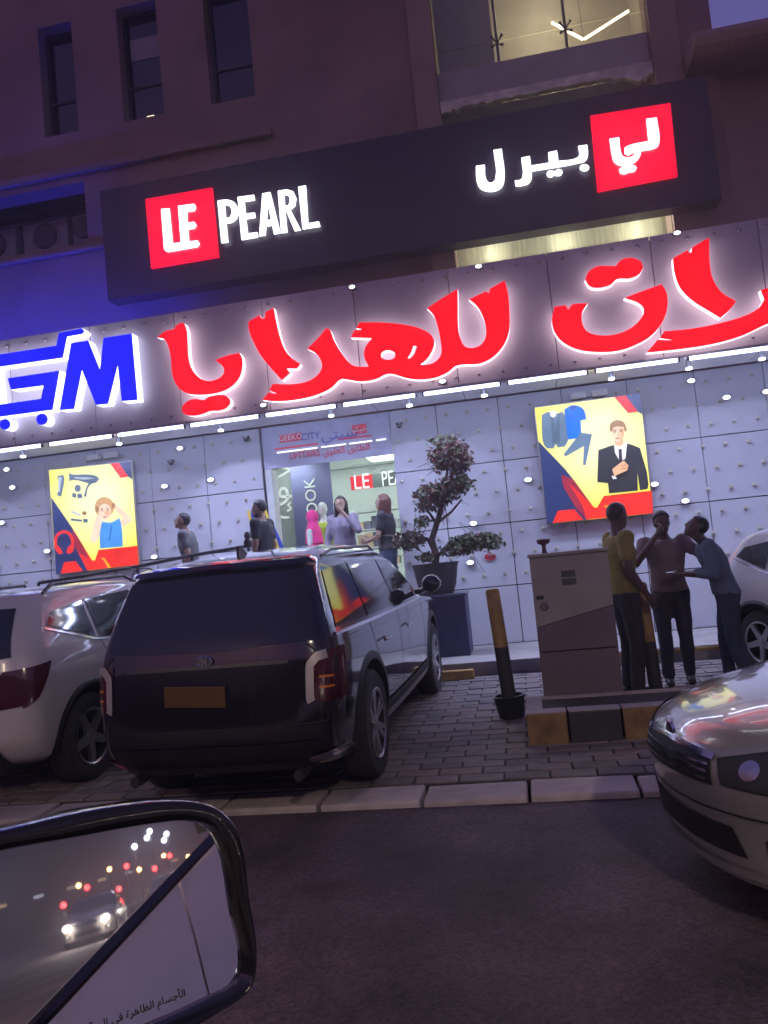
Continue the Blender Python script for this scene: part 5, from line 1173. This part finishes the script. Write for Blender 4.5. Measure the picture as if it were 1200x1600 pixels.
for i in range(150):
    a = rng.uniform(0, 6.28); r = rng.uniform(.03, .26); z = rng.uniform(.35, 1.05); c = Vector((r*math.cos(a), r*math.sin(a), z)); u = Vector((math.cos(a), math.sin(a), rng.uniform(-.4, .7))).normalized(); v = u.cross(Vector((rng.normal(), rng.normal(), 1))).normalized(); mb.add([c, c+u*.07+v*.03, c+u*.15, c+u*.07-v*.03], [(0, 1, 2, 3)])
mb.tube([(0, 0, .25), (.02, 0, .6), (0, .02, 1.0)], .015, 6); tag(mb.build('leaf', mat('fresh_leaf', (.10, .22, .04), .5), pt), kind='stuff')

# ------------------------------------------------------------------ street furniture on the pavement
def local(o, t): o.location = Vector(o.location)-t.location; return o
isl = thing('kerb_island', 'raised concrete island with worn yellow and black blocks in front of cabinet', 'kerb island', (.56, 6.42, .135))
M_yel2 = mat('faded_yellow_paint', (0.20, 0.115, 0.05), 0.7, var=0.4, scale=7)
M_sunk = mat('island_soil', (.05, .042, .046), .95, var=.3, scale=8, bump=.5, bscale=20)
for k, (x0, x1) in enumerate(((-.13, .17), (.18, .56), (.57, .89), (.90, 1.26))):
    o = MB().span((x0, 6.10, .05), (x1-.006, 6.24, .362)).build('kerb_block', [M_yel2, M_blk][k % 2], isl, bevel=.012); local(o, isl)
    o = MB().span((x0, 6.097, .3635), (x1-.006, 6.243, .372)).build('block_top', M_kerb, isl); local(o, isl)
o = MB().span((-.13, 6.246, .05), (.0, 6.74, .366)).build('kerb_block', M_kerb, isl, bevel=.01); local(o, isl)
o = MB().span((1.14, 6.246, .05), (1.26, 6.74, .366)).build('kerb_block', M_kerb, isl, bevel=.01); local(o, isl)
o = MB().span((-.13, 6.743, .05), (1.26, 6.80, .366)).build('kerb_block', M_kerb, isl, bevel=.008); local(o, isl)
o = MB().span((.002, 6.246, .05), (1.138, 6.74, .345)).build('soil', M_sunk, isl); local(o, isl)
cab = thing('utility_cabinet', 'tall grey beige utility cabinet with darker lower half behind the kerb island', 'cabinet', (.345, 7.02, .16))
M_cab1 = mat('cabinet_beige', (.33, .29, .26), .55, var=.14, scale=2.2, bump=.1, bscale=20); M_cab2 = mat('cabinet_brown', (.145, .105, .125), .6, var=.14, scale=2.2, bump=.1, bscale=20)
def cpart(nm, a, b_, m, bev=.006): return local(MB().span(a, b_).build(nm, m, cab, bevel=bev), cab)
cb = MB(); cb.prism([(.02, 6.84, .93), (.665, 6.84, 1.07), (.665, 6.84, 1.515), (.02, 6.84, 1.515)], (0, .36, 0)); local(cb.build('upper_body', M_cab1, cab, bevel=.006), cab)
cb = MB(); cb.prism([(.02, 6.841, .155), (.665, 6.841, .155), (.665, 6.841, 1.066), (.02, 6.841, .926)], (0, .358, 0)); local(cb.build('lower_body', M_cab2, cab, bevel=.006), cab)
cpart('lid', (.005, 6.82, 1.518), (.68, 7.22, 1.545), M_cab1)
local(MB().span((.04, 6.832, .72), (.645, 6.838, .728)).build('panel_gap', M_seam, cab), cab)
for z0, z1 in ((1.33, 1.385), (1.265, 1.318)): cpart('warning_label', (.27, 6.834, z0), (.385, 6.839, z1), mat('faded_label', (.07, .068, .075), .6), .002)
cpart('latch', (.045, 6.826, 1.165), (.105, 6.839, 1.195), M_dark, .003)
lk = MB(); lk.lathe([(.035, 0), (.038, -.006), (.03, -.012), (0, -.012)], (.10, 6.839, 1.10), 16, 'y'); local(lk.build('lock', M_cab2, cab), cab)
tv = thing('tap_fitting', 'small dark red fitting standing on the cabinet lid', 'fitting', (.155, 6.95, 1.546)); mb = MB(); mb.lathe([(.03, 0), (.022, .01), (.016, .05), (.02, .07), (.05, .085), (.055, .10), (.0, .10)], n=14); mb.build('stem', mat('rusty_red', (.10, .03, .028), .6), tv, smooth=True); mb = MB(); mb.tube([(-.055, 0, .105), (0, 0, .11), (.055, 0, .105)], .014, 8); mb.build('cross_bar', mat('rusty_red', (.10, .03, .028), .6), tv)
def bollard(label, x, y, zt, zsplit, r, pot=True, tilt=0.0):
    z0 = zg(y); t = thing('bollard', label, 'bollard', (x, y, z0), group='painted bollards'); h = zt-z0
    t.rotation_euler = (0, tilt, 0)
    MB().lathe([(r, zsplit-z0+.001), (r, h-.03), (r*.8, h-.008), (0, h)], n=20).build('yellow_section', M_yel, t, smooth=True)
    MB().lathe([(r*1.01, .02), (r*1.01, zsplit-z0)], n=20).build('black_section', M_blk, t, smooth=True)
    if pot: MB().lathe([(0, 0), (.11, 0), (.135, .17), (.145, .19), (.12, .19), (.115, .15), (0, .15)], n=20).build('base_pot', M_dark, t, smooth=True)
    return t
bollard('leaning yellow and black bollard in a black pot between SUV and cabinet', -.27, 7.07, 1.285, .77, .062, True, rad(-3.0))
bollard('yellow and black bollard beside the person in yellow T-shirt', 1.02, 7.55, 1.20, .66, .06, False, rad(-2))
ws_ = thing('wheel_stop', 'short worn yellow wheel stop on pavers below the plant box', 'wheel stop', (-.98, 9.12, pave(9.1))); mb = MB(); mb.prism([(-.26, -.08, 0), (.26, -.08, 0), (.25, -.05, .1), (-.25, -.05, .1)], (0, .13, 0)); mb.build('block', M_yel, ws_, bevel=.01)

# potted bougainvillea on a navy box
px_ = at(684, 905, 10.1)
bx = thing('planter_box', 'navy blue square box carrying the plant pot beside the doorway', 'box', (-1.12, 10.25, .36))
M_navy = mat('navy_box', (.035, .033, .095), .55, var=.15)
MB().box((0, 0, .375), (.62, .55, .75)).build('box', M_navy, bx, bevel=.01); MB().box((0, 0, .765), (.66, .59, .025)).build('top_board', mat('box_top', (.12, .12, .20), .5), bx, bevel=.004)
pot = thing('plant_pot', 'round dark plant pot standing on navy box', 'pot', (-1.17, 10.25, .36+.779))
MB().lathe([(0, 0), (.20, 0), (.25, .12), (.285, .33), (.30, .37), (.31, .40), (.285, .40), (.27, .35), (0, .34)], n=28).build('pot', mat('dark_clay', (.045, .038, .042), .6, var=.2), pot, smooth=True)
MB().lathe([(0, .345), (.268, .345), (.268, .36), (0, .362)], n=20).build('soil', M_sunk, pot)
tr = thing('potted_tree', 'clipped reddish green tree with three leafy tiers in a dark pot', 'tree', (-1.17, 10.25, .36+.779+.36))
def tp(px, py, Y=10.25): return Vector(at(px, py, Y))-Vector(tr.location)
M_bark = mat('bark', (.12, .085, .07), .9, var=.3, scale=10, bump=.7, bscale=30)
trunk = MB(); trunk.tube([(0, 0, -.02), (.02, 0, .15), (-.01, .02, .35), tp(688, 800), tp(690, 775)], [.05, .045, .042, .036, .03], 8)
trunk.tube([tp(688, 800), tp(696, 760), tp(700, 725)], [.026, .02, .014], 7); trunk.tube([(.0, 0, .1), tp(700, 855), tp(730, 842), tp(752, 846)], [.026, .022, .018, .01], 7)
trunk.tube([(0, 0, .2), tp(668, 842), tp(645, 838), tp(632, 842)], [.026, .022, .018, .01], 7); trunk.tube([tp(684, 822), tp(670, 800), tp(655, 780)], [.022, .016, .01], 6); trunk.tube([tp(686, 815), tp(705, 800), tp(722, 780)], [.022, .016, .01], 6)
for i in range(60):
    c = [tp(702, 715), tp(692, 775), tp(745, 848), tp(645, 845)][rng.integers(4)]; a = c+Vector(rng.normal(0, .06, 3)); b_ = c+Vector(rng.normal(0, .17, 3)); trunk.tube([a, (a+b_)/2+Vector(rng.normal(0, .02, 3)), b_], [.006, .005, .003], 4)
trunk.build('trunk', M_bark, tr, smooth=True)
Lm = [mat('leaf_%s' % n, c, .55, var=.3, scale=20) for n, c in (('green', (.085, .115, .045)), ('russet', (.16, .075, .07)), ('olive', (.12, .11, .06)), ('pink', (.38, .05, .12)))]
crown = MB()
def clump(px, py, rx, ry, n, w, dy=.26):
    c = tp(px, py)
    for i in range(int(n*1.3)):
        while True:
            u = rng.uniform(-1, 1, 3)
            if .12 < (u**2).sum() < 1: break
        p = c+Vector((u[0]*rx, u[1]*dy, u[2]*ry))*rng.uniform(.75, 1.12); s = rng.uniform(.026, .05)
        a = Vector(rng.normal(0, 1, 3)).normalized(); b_ = a.cross(Vector(rng.normal(0, 1, 3))).normalized()
        m = int(rng.choice(4, p=w)); 
        crown.add([p-a*s, p+b_*s*.5, p+a*s, p-b_*s*.5+a.cross(b_)*s*.25], [(0, 1, 2, 3)], m)
for a in ((702, 712, .30, .22, 620, (.22, .56, .20, .02)), (716, 722, .20, .18, 300, (.12, .68, .2, .0)), (690, 688, .22, .06, 70, (.5, .2, .3, 0)), (684, 770, .32, .16, 480, (.25, .45, .28, .02)), (712, 758, .26, .15, 300, (.5, .2, .28, .02)), (672, 790, .24, .10, 140, (.2, .55, .25, 0)),
          (742, 845, .34, .11, 420, (.6, .12, .28, 0)), (715, 858, .26, .10, 200, (.5, .2, .3, 0)), (770, 852, .16, .05, 70, (.7, .05, .25, 0)), (638, 845, .24, .13, 330, (.18, .5, .32, 0)), (660, 815, .12, .08, 60, (.6, .2, .2, 0)), (668, 870, .2, .07, 90, (.3, .3, .4, 0))): clump(*a)
tag(crown.build('crown', Lm, tr, weld=0), kind='stuff')
rd = thing('red_sticker', 'small red round sticker on the cladding beside the potted tree', 'sticker', tuple(at(766, 870, 10.968))); MB().lathe([(.05, 0), (.078, 0), (.078, -.006), (.05, -.006), (.05, 0)], n=18, axis='y', sc=(1, .62), caps=False).build('ring', M_redp, rd); MB().box((0, -.003, 0), (.11, .005, .02)).build('bar', M_redp, rd)
# railing of the landing
rl = thing('railing', 'dark metal hand railing along the landing behind the cars', 'railing', (-4.6, 9.36, .88))
def rp(mb_, nm, m=M_darkmetal): o = mb_.build(nm, m, rl, smooth=True); o.location = -rl.location; return o
A = [Vector(at(x, y, 9.36)) for x, y in ((60, 911), (130, 900), (215, 885), (300, 868), (388, 853))]
mb = MB(); mb.tube(A, .022, 8); rp(mb, 'handrail')
mb = MB(); mb.tube([a-Vector((0, 0, .42)) for a in A], .014, 8); rp(mb, 'mid_rail')
for i in (0, 1, 2, 3, 4):
    mb = MB(); mb.tube([(A[i].x, 9.36, .88), A[i]-Vector((0, 0, .01))], .018, 8); rp(mb, 'post')
mb = MB(); a = A[4]; mb.lathe([(.05, -.02), (.055, .05), (.03, .09), (.045, .12), (.03, .17), (0, .18)], (a.x, 9.36, a.z), 14); rp(mb, 'post_finial')
for px0 in (197, 225):
    c = Vector(at(px0, 900, 9.3)); mb = MB(); mb.tube([(c.x+.16*math.cos(t), 9.3, c.z+.10*math.sin(t)) for t in np.linspace(0, math.pi, 12)], .008, 6); rp(mb, 'hoop')

# ------------------------------------------------------------------ the white car the picture is taken from, with its mirror
oc = thing('white_car', 'white car in the near left corner with black door mirror reaching into view', 'car', (0.6, -.05, 0))
def op(o): o.location = -oc.location; return o
def flank(x0, x1, zb0, zb1, nm, m):
    G = []
    for z_ in np.linspace(0, 1, 10):
        G.append([(x, .02-.035*(2*z_-1)**2-.03*(z_ < .1), .32+(zb0+(zb1-zb0)*(x-x0)/(x1-x0)-.32)*z_) for x in np.linspace(x0, x1, 8)])
    mb = MB(); mb.grid(G); mb.grid([[(p[0], p[1]-.05, p[2]) for p in g] for g in G]); return op(mb.build(nm, m, oc, smooth='all'))
P_own = paintmat('white_door_paint', (.86, .80, .82), .3)
flank(-.50, .72, .92, 1.324, 'front_door', P_own); flank(.728, 1.30, 1.327, 1.46, 'rear_door', P_own); flank(1.307, 2.6, 1.46, 1.52, 'rear_wing', P_own)
zb = lambda x: .92+.331*(x+.5) if x < 1.3 else 1.46+(x-1.3)*.046+.05
mb = MB(); mb.tube([(x, .0, zb(x)+.018) for x in np.linspace(-.5, 2.6, 20)], .013, 8); op(mb.build('belt_trim', M_glassdark, oc, smooth=True))
mb = MB(); mb.prism([(.98, -.05, zb(1.0)), (1.10, -.05, zb(1.05)), (1.20, -.2, 1.85), (1.08, -.2, 1.85)], (0, -.05, 0)); op(mb.build('door_pillar', M_dark, oc))
mb = MB(); mb.prism([(2.2, -.05, zb(2.2)), (2.6, -.05, zb(2.6)), (2.4, -.2, 1.85), (2.0, -.2, 1.85)], (0, -.05, 0)); op(mb.build('rear_pillar', P_own, oc))
mb = MB(); mb.tube([(x, -.22, 1.86) for x in (-.1, .8, 1.6, 2.4)], .05, 8); op(mb.build('roof_rail', P_own, oc, smooth=True))
h = MB(); h.tube([(.46, .045, 1.00), (.55, .06, 1.015), (.64, .045, 1.03)], .014, 8); op(h.build('door_handle', P_own, oc, smooth=True))
for x in (-.9, 2.25):
    wheel_o = MB(); wheel_o.lathe([(.0, -.09), (.24, -.09), (.33, -.1), (.35, -.06), (.35, .06), (.33, .1), (.24, .09), (0, .07)], (x, -.16, .35), 28, 'y'); op(wheel_o.build('wheel', M_tyre, oc, smooth=True))
mb = MB(); mb.span((-1.3, -1.7, .22), (2.6, -.06, .30)); op(mb.build('floor_pan', M_dark, oc))
mb = MB(); mb.prism([(-1.35, -.06, .32), (-.51, -.06, .32), (-.51, -.06, .90), (-1.35, -.06, .80)], (0, -.04, 0)); op(mb.build('front_wing', P_own, oc, bevel=.01))
# the mirror: a rounded housing round a reflecting glass
Mv = Vector((-.352, .609, 1.32)); n_ = Vector((.663, -.726, .168)).normalized(); e1 = Vector((0, 0, 1)).cross(n_).normalized(); e2 = n_.cross(e1); SC = 1.5
glass = [(-0.0732, 0.0475), (-0.0184, 0.0449), (0.0226, 0.0417), (0.0407, 0.0383), (0.0531, 0.0313), (0.0588, 0.0174), (0.0604, -0.0147), (0.0619, -0.0441), (0.0575, -0.0527), (0.0383, -0.0559), (-0.01, -0.0574), (-0.0747, -0.0543), (-0.0988, -0.018), (-0.0956, 0.0432)]
hous = [(-0.1002, 0.0585), (-0.0561, 0.0582), (-0.0061, 0.0575), (0.0388, 0.051), (0.0584, 0.0421), (0.0688, 0.0261), (0.0696, -0.0091), (0.069, -0.0428), (0.0637, -0.0559), (0.0441, -0.0619), (-0.0073, -0.0658), (-0.0764, -0.066), (-0.1213, -0.0302), (-0.126, 0.0338)]
def pl(p, o_): return Mv+e1*(p[0]*SC)+e2*(p[1]*SC)+n_*o_
gl = smooth_poly(glass, 5, 80); ho = smooth_poly(hous, 5, 80)
mb = MB(); G = []; cx, cy = -.025, -.005
def ringp(L, s, o_): return [pl((cx+(p[0]-cx)*s, cy+(p[1]-cy)*s), o_) for p in L]
G = [ringp(gl, 1.0, -.004), ringp(gl, 1.005, .010), ringp(gl, 1.03, .016), ringp(ho, .965, .020), ringp(ho, .99, .014), ringp(ho, 1.0, .0), ringp(ho, 1.0, -.03), ringp(ho, .93, -.07), ringp(ho, .74, -.10), ringp(ho, .4, -.118), ringp(ho, .02, -.122)]
mb.grid(G, close=True)
M_hous = mat('mirror_housing_black', (.008, .007, .010), .1, coat=.3, var=.2)
mh = op(mb.build('side_mirror', M_hous, oc, smooth='all'))
M_mir = bpy.data.materials.new('mirror_glass'); M_mir.use_nodes = True; q = M_mir.node_tree.nodes['Principled BSDF']; q.inputs['Metallic'].default_value = 1; q.inputs['Roughness'].default_value = .015; q.inputs['Base Color'].default_value = (.78, .74, .79, 1)
mb = MB(); P_ = ringp(gl, 1.0, 0.0); mb.prism(P_, -n_*.006); mb.build('mirror_glass', M_mir, mh)
ca = MB(); ca.tube([pl((-.11, -.03), -.05), Vector((-.50, .25, 1.16)), Vector((-.42, .0, .93))], [.028, .026, .035], 10); op(ca.build('mirror_arm', M_hous, oc, smooth=True))
me = text_mesh(arabic('الأجسام الظاهرة في المرآة تبدو أصغر وأبعد'), .0088, 1.0, .0004)
rot = Matrix((e1, e2, n_)).transposed()
kx = .128/max(1e-6, max(v.co.x for v in me.vertices)-min(v.co.x for v in me.vertices)); me.transform(Matrix.Diagonal((kx, kx, 1, 1))); me.materials.clear(); me.materials.append(mat('mirror_print', (.03, .03, .035), .6)); to = link('mirror_lettering', me, mh)
to.rotation_euler = rot.to_euler(); to.location = pl((-.014, -.0485), .0008)

# ------------------------------------------------------------------ the street behind the camera, seen only in the mirror
for i, (x, y, z, m_) in enumerate([(25+.75*k, -26, 2.6, 0) for k in range(4)]+[(44+.9*k+.5*(k % 2), -30, 3.4+.35*(k % 3), 0) for k in range(5)]+[(33.5+1.7*k+.9*(k % 3), -27-.6*(k % 2), 1.3+.5*(k % 3), 1) for k in range(9)]+[(36+2.6*k, -28, 2.0+.4*(k % 2), 2) for k in range(6)]):
    t = thing('kerb_beacon', ['white floodlight in a row over the far shops', 'red lit marker at the far roadside', 'amber lit marker above the far road'][m_], 'beacon', (x, y, 0.07), 0, ['white floodlights across the street', 'red markers across the street', 'amber markers across the street'][m_])
    MB().tube([(0, 0, 0), (0, 0, z)], .03, 6).build('post', M_darkmetal, t); MB().ball((0, 0, z+.1), .13 if m_ else .18, 10, 8).build('glow', [emis('flood_glow', (.8, .9, 1), 16), emis('red_marker_glow', (1, .03, .03), 7), emis('amber_marker_glow', (1, .6, .2), 9)][m_], t)
ob = thing('far_building', 'dark row building with lit shop windows across the street', 'building', (0, -48, 0))
MB().span((-110, -6, 0), (130, 0, 17)).build('wall', mat('far_wall', (.03, .026, .03), .85), ob)
for i in range(30):
    x = -20+i*4; MB().span((x, .01, 2.6), (x+1.1, .06, 2.85)).build('shop_window', emis('far_window_%d' % (i % 3), [(1, .75, .35), (.75, .85, 1), (1, .9, .7)][i % 3], [.5, .6, .35][i % 3]), ob)
def street_lamp(x, y, h, power, col, label, yaw):
    t = thing('street_lamp', label, 'street lamp', (x, y, 0.07), yaw, 'street lamps across the road')
    mb = MB(); mb.tube([(0, 0, 0), (0, 0, h-.4), (.25, 0, h-.08), (1.4, 0, h)], [.09, .06, .05, .035], 10); mb.build('pole', M_darkmetal, t, smooth=True)
    MB().box((1.6, 0, h-.02), (.7, .26, .1)).build('lamp_head', M_darkmetal, t, bevel=.02); MB().box((1.6, 0, h-.08), (.56, .2, .03)).build('lens', emis('sodium_glow', (1, .8, .5), 10), t)
    lamp('lamp_light', 'SPOT', (1.6, 0, h-.12), power, col, .25, None, t, 150)
street_lamp(-7, -9, 8, 1100, (1, .78, .55), 'tall street lamp across the road to the left', rad(90)); street_lamp(3.6, -9, 8, 1700, (1, .84, .6), 'tall street lamp across the road to the right', rad(90)); street_lamp(22, -7.5, 8, 900, (1, .8, .55), 'far street lamp across the road', rad(90))
for i, (x, y, rz, white) in enumerate(((27, -20, 150, 1), (34, -21.5, 150, 1), (44, -26, -32, 0), (52, -28, -28, 0), (60, -30, -28, 0))):
    c = copy_tree(sed); c['label'] = ['oncoming silver car with headlights on across the road', 'second oncoming silver car with headlights on', 'silver car with red tail lamps lit across the road', 'farther silver car with red tail lamps lit', 'farthest silver car with red tail lamps lit'][i]; c['group'] = 'traffic across the road'
    c.matrix_world = Matrix.Translation((x, y, 0.07)) @ Matrix.Rotation(rad(rz), 4, 'Z')
    for s in (-1, 1):
        if white: MB().ball((4.55, s*.6, .64), (.08, .14, .11), 10, 8).build('lit_lamp', emis('headlight_glow', (1, .93, .75), 90), c)
        else: MB().ball((.03, s*.62, .74), (.06, .16, .10), 10, 8).build('lit_lamp', emis('tail_glow', (1, .03, .03), 14), c)
bpy.context.view_layer.update()
hz = MB().span((-150, -63, -1.5), (160, 22, 19)).build('haze', bpy.data.materials.new('haze_air')); hz['kind']='stuff'  # thin haze added for a glare veil and glow round the lights
hm = hz.data.materials[0]; hm.use_nodes=True; hn=hm.node_tree; hn.nodes.remove(hn.nodes['Principled BSDF']); v=hn.nodes.new('ShaderNodeVolumePrincipled'); v.inputs['Density'].default_value=0.0085; v.inputs['Color'].default_value=(.80,.74,1,1); v.inputs['Anisotropy'].default_value=.82
hn.links.new(v.outputs[0], hn.nodes['Material Output'].inputs['Volume'])
